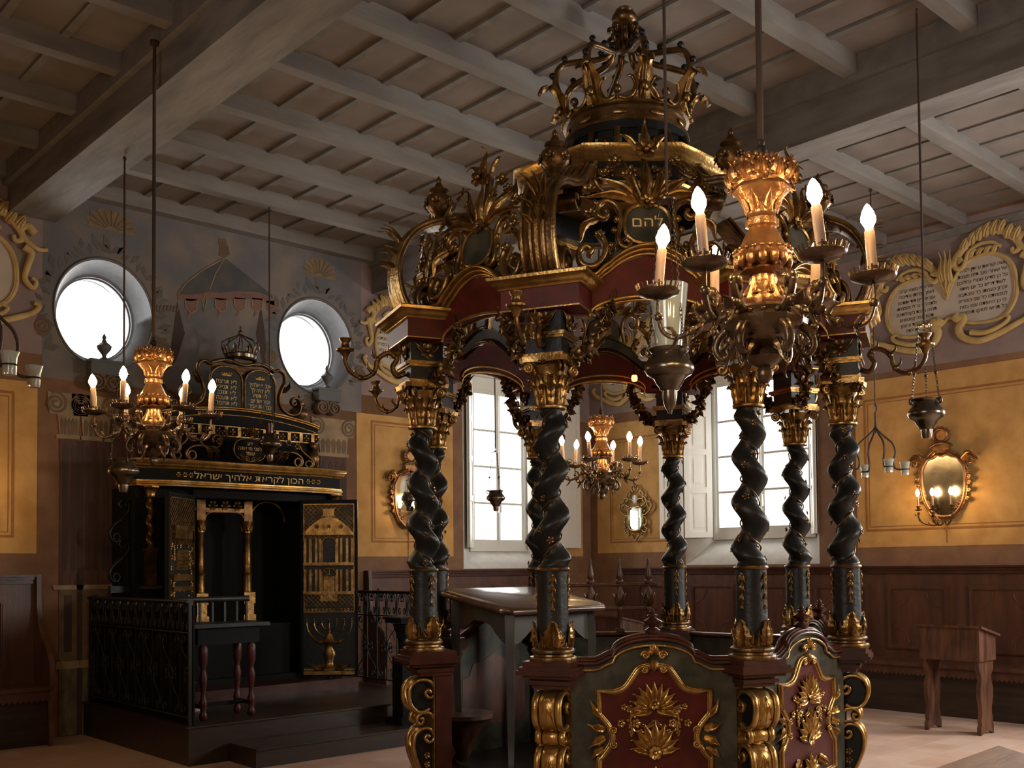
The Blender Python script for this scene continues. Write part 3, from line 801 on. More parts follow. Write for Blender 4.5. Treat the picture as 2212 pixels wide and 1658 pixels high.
for i in range(21):
    y = -.25 + .5 * i / 20
    if .045 < abs(y) < .24: b.T = YZ @ TR(y, -.012, ztop(y) + .088 + .02 * math.cos(PI * y / .6)) @ RY(-y * 1.5) @ SC(.009, .012, .026); b.ball((0, 0, 0), 1, 8, 5)
b.T = YZ; b.sweep([(y, -.004, ztop(y) + .105 + .022 * math.cos(PI * y / .6)) for y in ya if abs(y) < .27], rsec(.014, .03), None, (0, 1, 0))
gd_me = mesh_of('gadroon_border', b, m_gold)
# ---- carved crest standing on each side
def mir(b, fn):
    for s in (1, -1): fn(s)
b = MB(); b.T = YZ
b.prism([(.13 * math.sin(2 * PI * i / 28) * (1 + .12 * math.cos(4 * PI * i / 28)), 3.215 + .105 * math.cos(2 * PI * i / 28)) for i in range(28)], -.035, 0)
pl_me = mesh_of('crest_plaque', b, m_green)
b = MB(); b.T = YZ
def crest(s):
    A = [(s * .11, 3.13), (s * .09, 3.115), (s * .10, 3.09), (s * .135, 3.10), (s * .15, 3.15), (s * .135, 3.23), (s * .15, 3.31), (s * .20, 3.345), (s * .245, 3.32), (s * .25, 3.27), (s * .22, 3.25), (s * .20, 3.27), (s * .21, 3.29)]
    b.sweep(xz(spline(A, 72), -.03), rsec(.026, .04), None, (0, 1, 0))
    A = [(s * .30, 3.05), (s * .285, 3.075), (s * .315, 3.095), (s * .35, 3.06), (s * .335, 3.0), (s * .28, 2.985), (s * .23, 3.03), (s * .215, 3.10), (s * .25, 3.17)]
    b.sweep(xz(spline(A, 56), -.03), rsec(.028, .06), None, (0, 1, 0))
    for (x0, z0, x1, z1, x2, z2, w) in ((.03, 3.34, .07, 3.43, .12, 3.56, .06), (.03, 3.34, .13, 3.41, .22, 3.46, .07), (.03, 3.34, .17, 3.37, .31, 3.36, .06), (.20, 3.36, .27, 3.44, .25, 3.53, .05), (.25, 3.25, .32, 3.2, .34, 3.12, .05)):
        b.leaf(spline([(s * x0, -.03, z0), (s * x1, -.06, z1), (s * x2, -.045, z2), (s * (x2 + .03), -.075, z2 - .01)], 18), (0, -1, 0), w, .005, 3, .2)
    for (x, z, r) in ((.16, 3.55, .045), (.29, 3.40, .04), (.10, 3.48, .032), (.29, 3.27, .035), (.245, 3.15, .03), (.21, 3.49, .03)): b.flower((s * x, -.055, z), (s * .3, -1, .2), r, 6)
    b.leaf(spline([(s * .02, -.03, 3.60), (s * .07, -.05, 3.67), (s * .11, -.05, 3.70), (s * .13, -.07, 3.67)], 15), (0, -1, 0), .045, .004, 2, .2)
    for z, x in ((3.24, .155), (3.18, .17), (3.33, .26), (3.10, .19)): b.ball((s * x, -.04, z), .017, 7, 5)
mir(b, crest)
for (z0, z1, w, y) in ((3.32, 3.56, .075, .02), (3.58, 3.76, .06, .04)): b.leaf(spline([(0, -.03, z0), (0, -.065, (z0 + z1) / 2), (0, -.05, z1), (0, -.09, z1 + .01)], 15), (0, -1, 0), w, .005, 3, .2)
b.flower((0, -.08, 3.60), (0, -1, 0), .06, 7); b.flower((0, -.05, 3.33), (0, -1, 0), .045, 8)
b.box(0, .0, 3.40, .03, .03, .46)
b.tube(xz([(.13 * math.sin(2 * PI * i / 36) * (1 + .12 * math.cos(4 * PI * i / 36)), 3.215 + .105 * math.cos(2 * PI * i / 36)) for i in range(36)], -.036), .011, 6, None, True)
cr_me = mesh_of('carved_crest', b, m_gold)
def garland_mesh(name, pts, m, seed=1, r=.05, n=26):
    rn = random.Random(seed); b = MB(); P = resample(spline(pts, 30), n)
    for i, p in enumerate(P):
        for q in range(2):
            d = V3((rn.uniform(-1, 1), rn.uniform(-1, 1), rn.uniform(-1, 1))).normalized()
            L = r * rn.uniform(.9, 1.7)
            b.leaf([p - d * L * .2, p + d * L * .5 + V3((0, 0, .004)), p + d * L], d.orthogonal(), r * 1.1, .003, 2, .1, n=7)
        if i % 3 == 0: b.flower((p + V3((rn.uniform(-.01, .01), 0, 0)))[:], (rn.uniform(-1, 1), rn.uniform(-1, 1), .2), r * 1.05, 5)
    return mesh_of(name, b, m)
gar_me = [garland_mesh('leaf_garland', [(-.02, s * .45, 2.62), (.0, s * .41, 2.57), (.01, s * .35, 2.555), (.01, s * .285, 2.60), (.0, s * .235, 2.68), (.0, s * .20, 2.76), (.01, s * .18, 2.83)], m_goldd, 3 + s) for s in (-1, 1)]
for k in range(8):
    e = put('entablature', ent_me, bimah, SF(k)); put('serpentine_moulding', em_me, e, I4); put('attic_strip', at_me, e, I4); put('gadroon_border', gd_me, e, I4)
    L = TR(.02, 0, 3.03) @ RY(-.16) @ TR(0, 0, -3.03)
    c = put('carved_crest', cr_me, bimah, SF(k) @ L); put('crest_plaque', pl_me, c, I4)
    if k == 1: words('gilt_lettering', ['להם'], .075, m_letter, c, RZ(PI / 2) @ TR(.0, -.037, 3.20), sx=1.2)
    for g in gar_me: put('leaf_garland', g, bimah, SF(k))
# ---- upper ring, drum and crown
b = MB(); cornice(b, [(.52, 3.66), (.64, 3.66), (.64, 3.79), (.52, 3.79)]); ring = obj('upper_ring', b, m_black, bimah)
b = MB(); cornice(b, [(.60, 3.655), (.655, 3.655), (.66, 3.672), (.60, 3.672)]); cornice(b, [(.6, 3.785), (.655, 3.785), (.665, 3.80), (.685, 3.812), (.69, 3.83), (.715, 3.845), (.72, 3.868), (.70, 3.875), (.3, 3.876), (.3, 3.86)])
obj('ring_moulding', b, m_goldb, ring)
b = MB(); b.bx(.588, .594, -.23, .23, 3.70, 3.75)
for q in (-.13, 0, .13): b.flower((.60, q, 3.725), (1, 0, 0), .042, 6)
for q in (-.2, .2): b.leaf([(.595, q, 3.68), (.62, q, 3.73), (.60, q, 3.77)], (1, 0, 0), .05, .004, 2, .2, n=8)
rc_me = mesh_of('ring_carving', b, m_goldd)
for k in range(8): put('ring_carving', rc_me, ring, RZ(A0 + (k + .5) * PI / 4))
TCr = TR(.03, -.03, .022)
b = MB(); b.T = TCr
for i in range(16):
    b.T = TCr @ RZ(2 * PI * i / 16); b.bx(.335, .375, -.048, .048, 3.876, 4.10)
b.T = TCr; b.lathe([(.30, 4.05), (.39, 4.05), (.39, 4.10), (.30, 4.10)], 32, smooth=False, ring=True); b.lathe([(.30, 3.876), (.40, 3.876), (.39, 3.93), (.30, 3.93)], 32, smooth=False, ring=True)
drum = obj('crown_drum', b, m_black, bimah)
b = MB()
for i in range(16):
    b.T = TCr @ RZ(2 * PI * (i + .5) / 16)
    b.sweep([(.45, 0, 3.878), (.455, 0, 3.93), (.42, 0, 3.99), (.40, 0, 4.05)], rsec(.025, .035), None, (0, 1, 0))
    b.T = TCr @ RZ(2 * PI * i / 16); b.ball((.377, 0, 3.99), .016, 7, 5, 1.5)
obj('drum_consoles', b, m_goldd, drum)
b = MB(); b.T = TCr; b.lathe([(.355, 4.10), (.385, 4.105), (.36, 4.125), (.365, 4.20), (.385, 4.215), (.35, 4.22), (.345, 4.16)], 48, ring=True)
crown = obj('crown_band', b, m_goldd, bimah)
b = MB(); b.T = TCr
b.lathe([(.37, 4.098), (.392, 4.10), (.392, 4.115), (.37, 4.118)], 48, ring=True); b.lathe([(.37, 4.205), (.392, 4.208), (.392, 4.222), (.37, 4.226)], 48, ring=True)
for i in range(10):
    b.T = TCr @ RZ(2 * PI * i / 10)
    b.T = b.T @ TR(.366, 0, 4.162) @ SC(.3, 1.6, .6); b.ball((0, 0, 0), .032, 10, 6)
obj('band_jewels', b, m_gold, crown)
b = MB()
for i in range(8):
    b.T = TCr @ RZ(2 * PI * i / 8 + .2)
    b.leaf(spline([(.37, 0, 4.21), (.39, 0, 4.29), (.42, 0, 4.37), (.47, 0, 4.43), (.53, 0, 4.425), (.55, 0, 4.385)], 20), (1, 0, .2), .15, .008, 3, .15, prof=lambda t: 1 - .62 * t ** 1.5)
    for s in (-1, 1):
        b.sweep(spline([(.37, s * .14, 4.235), (.378, s * .10, 4.225), (.385, s * .06, 4.25), (.39, s * .045, 4.30), (.395, s * .07, 4.35), (.40, s * .095, 4.345)], 30), rsec(.022, .022), lambda t: 1.2 - .5 * t)
    b.ball((.42, 0, 4.29), .024, 8, 6, 1.3)
obj('crown_leaves', b, m_gold, crown)
b = MB(); b.tube([(.375, 0, 4.22), (.385, 0, 4.26)], .012, 7); b.ball((.39, 0, 4.285), .027, 9, 6); pe_me = mesh_of('crown_pearl', b, m_goldd)
for i in range(8): put('crown_pearl', pe_me, crown, TCr @ RZ(2 * PI * (i + .5) / 8 + .2))
for i in range(8):
    T = TCr @ RZ(2 * PI * i / 8 + .2)
    hp = spline([(.36, 0, 4.22), (.41, 0, 4.36), (.445, 0, 4.48), (.41, 0, 4.57), (.31, 0, 4.605), (.19, 0, 4.625), (.11, 0, 4.66), (.075, 0, 4.73)], 42)
    if i == 0:
        b = MB(); b.sweep(hp, rsec(.036, .040), None, (0, 1, 0)); hoop_me = mesh_of('crown_hoop', b, m_goldd)
        b = MB(); b.ball((.02, 0, .028), .021, 8, 6); hb_me = mesh_of('hoop_pearl', b, m_black)
    h = put('crown_hoop', hoop_me, crown, T)
    for p in (hp[12], hp[21], hp[28], hp[34]): put('hoop_pearl', hb_me, crown, T @ TR(*p))
b = MB(); b.T = TCr
b.lathe([(0, 4.68), (.075, 4.70), (.06, 4.75), (.045, 4.80), (.05, 4.865), (.072, 4.88), (.08, 4.905), (.07, 4.93), (.055, 4.937), (.06, 4.95), (.045, 4.967), (0, 4.972)], 18)
for i in range(8):
    b.T = TCr @ RZ(2 * PI * i / 8)
    b.sweep(spline([(.05, 0, 4.72), (.085, 0, 4.735), (.10, 0, 4.765), (.08, 0, 4.785), (.062, 0, 4.80), (.07, 0, 4.835), (.095, 0, 4.84), (.10, 0, 4.815)], 36), rsec(.022, .028), None, (0, 1, 0))
obj('crown_knob', b, m_goldd, crown)
# ---- parapets between the pedestals (drawn in the side plane, x = along the side)
def ptop(y):
    a = abs(y)
    if a > .30: return 1.005
    if a > .20: return 1.005 + .035 * (1 - math.cos(PI * (.30 - a) / .10)) / 2
    return 1.04 + .085 * math.sqrt(max(0, 1 - (a / .205) ** 2))
yp = [-.41 + .82 * i / 60 for i in range(61)]
HALF = [(.03, 1.0), (.072, .99), (.105, .948), (.148, .893), (.215, .872), (.278, .878), (.278, .775), (.262, .748), (.232, .712), (.212, .67), (.212, .63), (.232, .595), (.262, .555), (.278, .53), (.278, .40), (.22, .385), (.14, .37), (.08, .33), (0, .315)]
def field_outline():
    P = [V3((x, 0, z)) for x, z in HALF]; Q = []
    for i, p in enumerate(P):
        Q.append(p)
    pts = []
    for i in range(len(P) - 1):
        sharp = i in (4, 5, 13, 14)
        a, b2 = P[i], P[i + 1]
        if sharp: pts.append(a)
        else:
            p0 = P[max(i - 1, 0)]; p3 = P[min(i + 2, len(P) - 1)]
            for k in range(4):
                t = k / 4
                pts.append(.5 * ((2 * a) + (b2 - p0) * t + (2 * p0 - 5 * a + 4 * b2 - p3) * t * t + (3 * a - p0 - 3 * b2 + p3) * t ** 3))
    pts.append(P[-1])
    return [(p.x, p.z) for p in pts]
FO = field_outline()
FULL = FO + [(-x, z) for x, z in reversed(FO[:-1])]
b = MB(); b.T = YZ; b.prism([(-.41, .25), (.41, .25)] + [(y, ptop(y)) for y in reversed(yp)], -.0, .05)
pp_me = mesh_of('parapet_panel', b, m_green)
b = MB(); b.T = YZ; b.prism([(-.41, .25), (.41, .25), (.41, 1.0), (-.41, 1.0)], -.0, .05)
pps_me = mesh_of('parapet_panel', b, m_green)
b = MB(); b.T = YZ; b.prism(FULL, -.008, .004); rf_me = mesh_of('red_field', b, m_red)
b = MB(); b.T = YZ
b.prism([(-.30, .42), (.30, .42), (.30, .74), (.24, .76), (.20, .84), (.11, .86), (0, .91), (-.11, .86), (-.20, .84), (-.24, .76), (-.30, .74)], .048, .054); mf_me = mesh_of('marbled_field', b, m_marble)
b = MB(); b.T = YZ; rail = [(y, .022, ptop(y)) for y in yp]
for (d, h, w, t) in ((0, .010, .085, .02), (-.0, .026, .065, .016), (-.0, .036, .04, .012)): b.sweep([(p[0], p[1] + d, p[2] + h) for p in rail], rsec(t, w, .4), None, (0, 1, 0))
tr_me = mesh_of('top_rail', b, m_redw)
b = MB(); b.T = YZ
b.sweep([(y, .022, 1.005) for y in (-.42, .42)], rsec(.03, .10, .3), None, (0, 1, 0)); trs_me = mesh_of('top_rail', b, m_redw)
b = MB(); b.T = YZ
for y0, w in ((-.014, .022), (-.004, .036)): b.sweep([(x, y0, z) for x, z in FULL], rsec(w, .016, .4), None, (0, 1, 0), True)
b.sweep([(y, -.012, ptop(y) - .022) for y in yp if abs(y) < .40], rsec(.012, .012), None, (0, 1, 0))
gm_me = mesh_of('gilt_moulding', b, m_goldb)
b = MB(); b.T = YZ
def fan(cx, cz, n, spread, L, w, y=-.012, low=.6):
    for i in range(n):
        a = -spread + 2 * spread * i / (n - 1); k = L * (1 - (1 - low) * abs(a / spread) ** 1.3)
        s, c = math.sin(a), math.cos(a)
        b.leaf([(cx + s * k * .12, y, cz + c * k * .12), (cx + s * k * .6, y - .016, cz + c * k * .6), (cx + s * k, y - .008, cz + c * k), (cx + s * (k + .012), y - .02, cz + c * (k - .002))], (0, -1, 0), w, .004, 2, .15, n=10)
fan(0, .785, 13, 1.8, .14, .046, low=.78); b.flower((0, -.022, .815), (0, -1, 0), .03, 7)
fan(0, .575, 9, 1.4, .16, .055, low=.72); b.flower((0, -.024, .575), (0, -1, 0), .036, 7)
for s in (-1, 1):
    b.leaf(spline([(0, -.012, .735), (s * .02, -.02, .71), (s * .05, -.014, .70), (s * .07, -.012, .71)], 12), (0, -1, 0), .022, .003, 0, .15)
    for (x, z, r) in ((.12, .79, .022), (.10, .765, .02), (.165, .72, .022), (.09, .72, .024), (.15, .80, .018), (.07, .675, .018)): b.flower((s * x, -.014, z), (0, -1, 0), r, 5)
    for i in range(12): b.ball((s * (.115 + .018 * math.cos(i * 2.4) * (1 - i / 14)), -.014, .735 - .007 * i), .0085, 6, 4)
    b.tube(xz(spline([(s * .13, .81), (s * .115, .77), (s * .12, .72), (s * .10, .68)], 15), -.012), .005, 5)
    for (x, z, dx, dz, w) in ((.245, .69, .09, .03, .05), (.245, .65, .085, -.05, .05), (.27, .75, .05, .09, .035), (.255, .60, .07, -.06, .04)):
        b.leaf(spline([(s * x, -.012, z), (s * (x + dx * .5), -.03, z + dz * .35), (s * (x + dx), -.018, z + dz)], 10), (0, -1, 0), w, .004, 3, .2)
    for (cx, cz) in ((.205, .685), (.205, .617)): b.sweep([(s * (cx - .0 + .02 * (1 - i / 22) * math.cos(i * .45)), -.016, cz + (.02 * (1 - i / 22)) * math.sin(i * .45) * (1 if cz > .65 else -1)) for i in range(22)], rsec(.010, .02), None, (0, 1, 0))
    b.sweep([(s * (.042 + .022 * (1 - i / 24) * math.cos(i * .45)), -.018, 1.055 + .022 * (1 - i / 24) * math.sin(i * .45)) for i in range(24)], rsec(.012, .022), None, (0, 1, 0))
    b.sweep([(s * (.045 + .018 * (1 - i / 24) * math.cos(i * .45)), -.018, .985 + .018 * (1 - i / 24) * math.sin(-i * .45)) for i in range(24)], rsec(.010, .02), None, (0, 1, 0))
    b.leaf(spline([(s * .10, -.012, .47), (s * .16, -.03, .43), (s * .20, -.02, .40)], 10), (0, -1, 0), .06, .004, 3, .2)
fan(0, 1.055, 5, .8, .06, .028, -.016); b.leaf([(0, -.012, 1.03), (0, -.03, 1.0), (0, -.016, .965)], (0, -1, 0), .05, .004, 2, .2, n=9)
b.leaf([(0, -.012, .735), (0, -.022, .70), (0, -.012, .665)], (0, -1, 0), .028, .004, 0, .2, n=8); b.ball((0, -.016, .65), .012, 8, 5)
fan(0, .40, 7, 1.9, .11, .05)
gc_me = mesh_of('gilt_carving', b, m_goldb)
b = MB(); b.T = TR(-.022, 0, 1.135) @ SC(.52); b.lathe([(0, 0), (.07, 0), (.075, .02), (.05, .04), (.07, .055), (.075, .08), (.05, .10), (.03, .11), (.035, .125), (.075, .15), (.085, .17), (.072, .178), (.055, .185), (.035, .20), (.03, .21), (.05, .218), (.045, .228), (.02, .235), (.028, .255), (.012, .285), (0, .29)], 16, lobes=8, amp=.06, lz=(.12, .17))
fin_me = mesh_of('urn_finial', b, m_redw)
for k in range(1, 8):
    straight = k in (4, 5)
    p = put('parapet_panel', pps_me if straight else pp_me, bimah, SF(k, AP - .015) @ TR(.03, 0, 0))
    put('top_rail', trs_me if straight else tr_me, p, I4)
    put('marbled_field', mf_me, p, I4)
    if not straight:
        put('red_field', rf_me, p, I4); put('gilt_moulding', gm_me, p, I4); put('gilt_carving', gc_me, p, I4); put('urn_finial', fin_me, p, I4)
# book rail with pointed balusters on the far parapet
b = MB(); b.T = YZ
for z in (1.185, 1.36): b.sweep([(-.36, 0, z), (.34, 0, z)], rsec(.028, .032, .3), None, (0, 1, 0))
sr = obj('baluster_rail', b, m_woodr, bimah, SF(5, AP - .02))
b = MB()
b.bx(-.03, .03, -.03, .03, 1.02, 1.045); b.lathe([(.022, 1.045), (.018, 1.06), (.018, 1.16), (.026, 1.175), (.026, 1.20), (.018, 1.21), (.03, 1.235), (.038, 1.26), (.03, 1.30), (.018, 1.33), (.016, 1.36), (.026, 1.375), (.027, 1.39), (.018, 1.40), (.025, 1.415), (.022, 1.44), (.006, 1.53), (.009, 1.54), (0, 1.555)], 12)
bl_me = mesh_of('pointed_baluster', b, m_woodr)
b = MB()
for i in range(5): b.T = RZ(2 * PI * i / 5) @ TR(0, 0, 1.20); b.leaf([(.02, 0, 0), (.035, 0, .04), (.04, 0, .08), (.055, 0, .10)], (1, 0, 0), .04, .003, 2, .1, n=8)
bll_me = mesh_of('baluster_leaves', b, m_goldd)
for y in (-.30, -.09, .12, .31):
    q = put('pointed_baluster', bl_me, sr, TR(0, y, 0)); put('baluster_leaves', bll_me, sr, TR(0, y, 0))
# ---- two small red lamps inside the canopy
def red_lamp(loc, up, label):
    t = thing('red_votive_lamp', label, 'lamp', loc, 0, 'red votive lamps under the canopy')
    b = MB(); b.lathe([(0, -.02), (.018, -.015), (.022, .0), (.02, .02), (.012, .028), (0, .03)], 12); obj('ruby_glass', b, m_ruby, t)
    b = MB(); b.tube([(.0, 0, .028), (.0, 0, up)], .003, 5); b.lathe([(.0, .026), (.02, .026), (.012, .04), (0, .045)], 10); obj('lamp_wire', b, m_iron, t)
red_lamp((-5.97, -5.06, 2.905), .75, 'small glowing red lamp hanging under the left part of the canopy')
red_lamp((-4.78, -4.95, 2.82), .80, 'small glowing red lamp hanging beneath the middle of the canopy')
# ---- sloping reading table inside
tb = thing('reading_table', 'sloping-topped reading table with scalloped corners and slender grey legs inside the bimah', 'table', (-5.75, -4.82, .25))
TW, TD, ZA, ZB = .92, .68, .955, 1.07        # width, depth, front and back height
def tz(y): return ZA + (ZB - ZA) * (y + TD / 2) / TD
def outline(k):
    P = []
    for (sx, sy) in ((-1, -1), (1, -1), (1, 1), (-1, 1)):
        x, y, c = sx * TW / 2, sy * TD / 2, .06
        arc = [(x, y - sy * c), (x - sx * c * .35, y - sy * c), (x - sx * c * .8, y - sy * c * .75), (x - sx * c, y - sy * c * .35), (x - sx * c, y)]
        P += arc if sx * sy > 0 else arc[::-1]
    return [(p[0] * k, p[1] * k) for p in P]
b = MB(); vs, fs = [], []; n = 20
for (k, dz) in ((.97, 0), (1.0, .010), (1.01, .022), (1.0, .034), (.97, .042)): vs += [(x, y, tz(y) + dz) for x, y in outline(k)]
for j in range(4): fs += [(j * n + i, j * n + (i + 1) % n, (j + 1) * n + (i + 1) % n, (j + 1) * n + i) for i in range(n)]
fs += [tuple(range(n - 1, -1, -1)), tuple(4 * n + i for i in range(n))]
b.add(vs, fs, False); obj('table_top', b, m_woodt, tb)
def apron(T, L, z0, z1):
    b = MB(); b.T = T; h = L / 2
    low = [(-h, -.20), (-h + .06, -.19), (-h + .12, -.15), (-h + .17, -.11), (-h + .24, -.10)]
    low = low + [(-x, z) for x, z in reversed(low)]
    def zz(x): return z0 + (z1 - z0) * (x + h) / L
    b.prism([(x, zz(x) + z) for x, z in low] + [(h, z1), (-h, z0)], -.011, .011)
    return b
lx, ly = TW / 2 - .11, TD / 2 - .09
for s_ in (-1, 1):
    obj('apron', apron(TR(0, s_ * ly, 0), 2 * lx, tz(s_ * ly), tz(s_ * ly)), m_woodg, tb)
    obj('apron', apron(TR(s_ * lx, 0, 0) @ RZ(PI / 2), 2 * ly, tz(-ly), tz(ly)), m_woodg, tb)
for sx in (-1, 1):
    for sy in (-1, 1):
        b = MB(); b.T = TR(sx * lx, sy * ly, 0) @ RZ(math.atan2(sy, sx) - PI / 2); H = tz(sy * ly)
        b.sweep([(0, 0, H), (0, .012, H - .12), (0, .016, H - .22), (0, .004, .5), (0, -.008, .2), (0, .0, .06), (0, .03, .012), (0, .045, .0)], [(-.026, -.026), (.026, -.026), (.026, .026), (-.026, .026)], lambda t: 1.2 - .75 * t if t < .8 else .62, (1, 0, 0), smooth=False)
        obj('leg', b, m_woodg, tb)
# small round corner seat fixed to the parapet, part of the bimah
b = MB(); b.T = RZ(0) @ TR(-6.12 + 5.53, -4.64 + 5.50, 0)
b.lathe([(.03, .27), (.05, .33), (.12, .48), (.19, .545), (.20, .55), (.20, .575), (0, .576)], 24); obj('corner_seat', b, m_wood, bimah)
# ================================================================ the ark on its stepped platform
pf = thing('ark_platform', 'stepped dark wooden platform in front of the black and gold ark', 'platform', (-5.47, 0, 0))
b = MB(); b.bx(-1.35, 1.35, -2.20, -.024, 0, .29); obj('upper_floor', b, m_woodd, pf)
b = MB(); b.bx(-1.37, 1.37, -2.225, -.024, .29, .302); obj('floor_nosing', b, m_woodd, pf)
ls = thing('platform_step', 'single low dark wooden step in front of the ark platform', 'step', (-5.47, -2.45, 0))
b = MB(); b.bx(-1.02, .90, -.19, .224, 0, .135); obj('step_body', b, m_woodd, ls)
b = MB(); b.bx(-1.03, .92, -.215, .224, .135, .147); obj('step_nosing', b, m_woodd, ls)
ark = thing('torah_ark', 'tall black and gold ark with open gilded doors, lettered tablets and a small crown', 'ark', (-5.46, 0, .302))
# local: x from centre, z above the ark step
Z = .302
def zb(z): return z - Z
TA = TR(0, 0, -Z)
b = MB(); b.T = TA; b.bx(-1.05, 1.05, -.92, -.012, Z, .40); obj('ark_step', b, m_redw, ark)
b = MB(); b.T = TA
b.bx(-1.10, -.57, -.55, -.012, .40, 2.26); b.bx(.57, 1.10, -.55, -.012, .40, 2.26); b.bx(-.57, .57, -.04, -.012, .40, 2.26); b.bx(-.57, .57, -.55, -.04, 2.22, 2.26); b.bx(-.57, .57, -.55, -.04, .40, .46)
obj('cabinet', b, m_void, ark)
b = MB(); b.T = TA; b.bx(-.57, .57, -.46, -.04, .46, .96); obj('cabinet_shelf', b, m_void, ark)
b = MB(); b.T = TA; b.bx(-.57, .57, -.60, -.545, 2.175, 2.255); b.bx(-.60, -.57, -.60, -.545, .46, 2.2); b.bx(.57, .60, -.60, -.545, .46, 2.2); obj('door_frame', b, m_void, ark)
for x in (-.36, .14):                          # gilt arcade inside
    b = MB(); b.T = TA @ TR(x, -.30, 0)
    b.box(0, 0, 1.005, .13, .13, .09); b.box(0, 0, 1.10, .10, .10, .12); b.box(0, 0, 1.215, .12, .12, .11); b.lathe([(.058, 1.27), (.05, 1.29), (.046, 1.44), (.052, 1.455), (.044, 1.465), (.040, 1.85), (.05, 1.86), (.045, 1.90), (.07, 1.96), (.072, 1.98), (0, 1.981)], 24, lobes=12, amp=.045, lz=(1.3, 1.84))
    for i in range(6): b.T = TA @ TR(x, -.30, 0) @ RZ(2 * PI * i / 6); b.leaf([(.045, 0, 1.87), (.058, 0, 1.92), (.075, 0, 1.945)], (1, 0, 0), .05, .004, 2, .1, n=8)
    obj('gilt_column', b, m_gold, ark)
b = MB(); b.T = TA @ TR(0, -.30, 0)
for (c, r) in ((-.61, .235), (.36, .20)):
    b.sweep([(c + r * math.cos(a * PI / 20), 0, 1.98 + .20 * math.sin(a * PI / 20)) for a in range(21)], rsec(.03, .05), None, (0, 1, 0))
for x in (-.36, .14): b.box(x, 0, 2.08, .09, .06, .2)
b.sweep(spline([(-.32, 0, 2.0), (-.27, 0, 2.055), (-.11, 0, 2.065), (.05, 0, 2.055), (.10, 0, 2.0)], 20), rsec(.03, .05), None, (0, 1, 0)); b.bx(-.31, .09, -.03, .03, 2.06, 2.10)
for x in (-.24, -.11, .02): b.flower((x, -.03, 2.125), (0, -1, 0), .05, 6)
obj('gilt_arcade', b, m_goldd, ark)
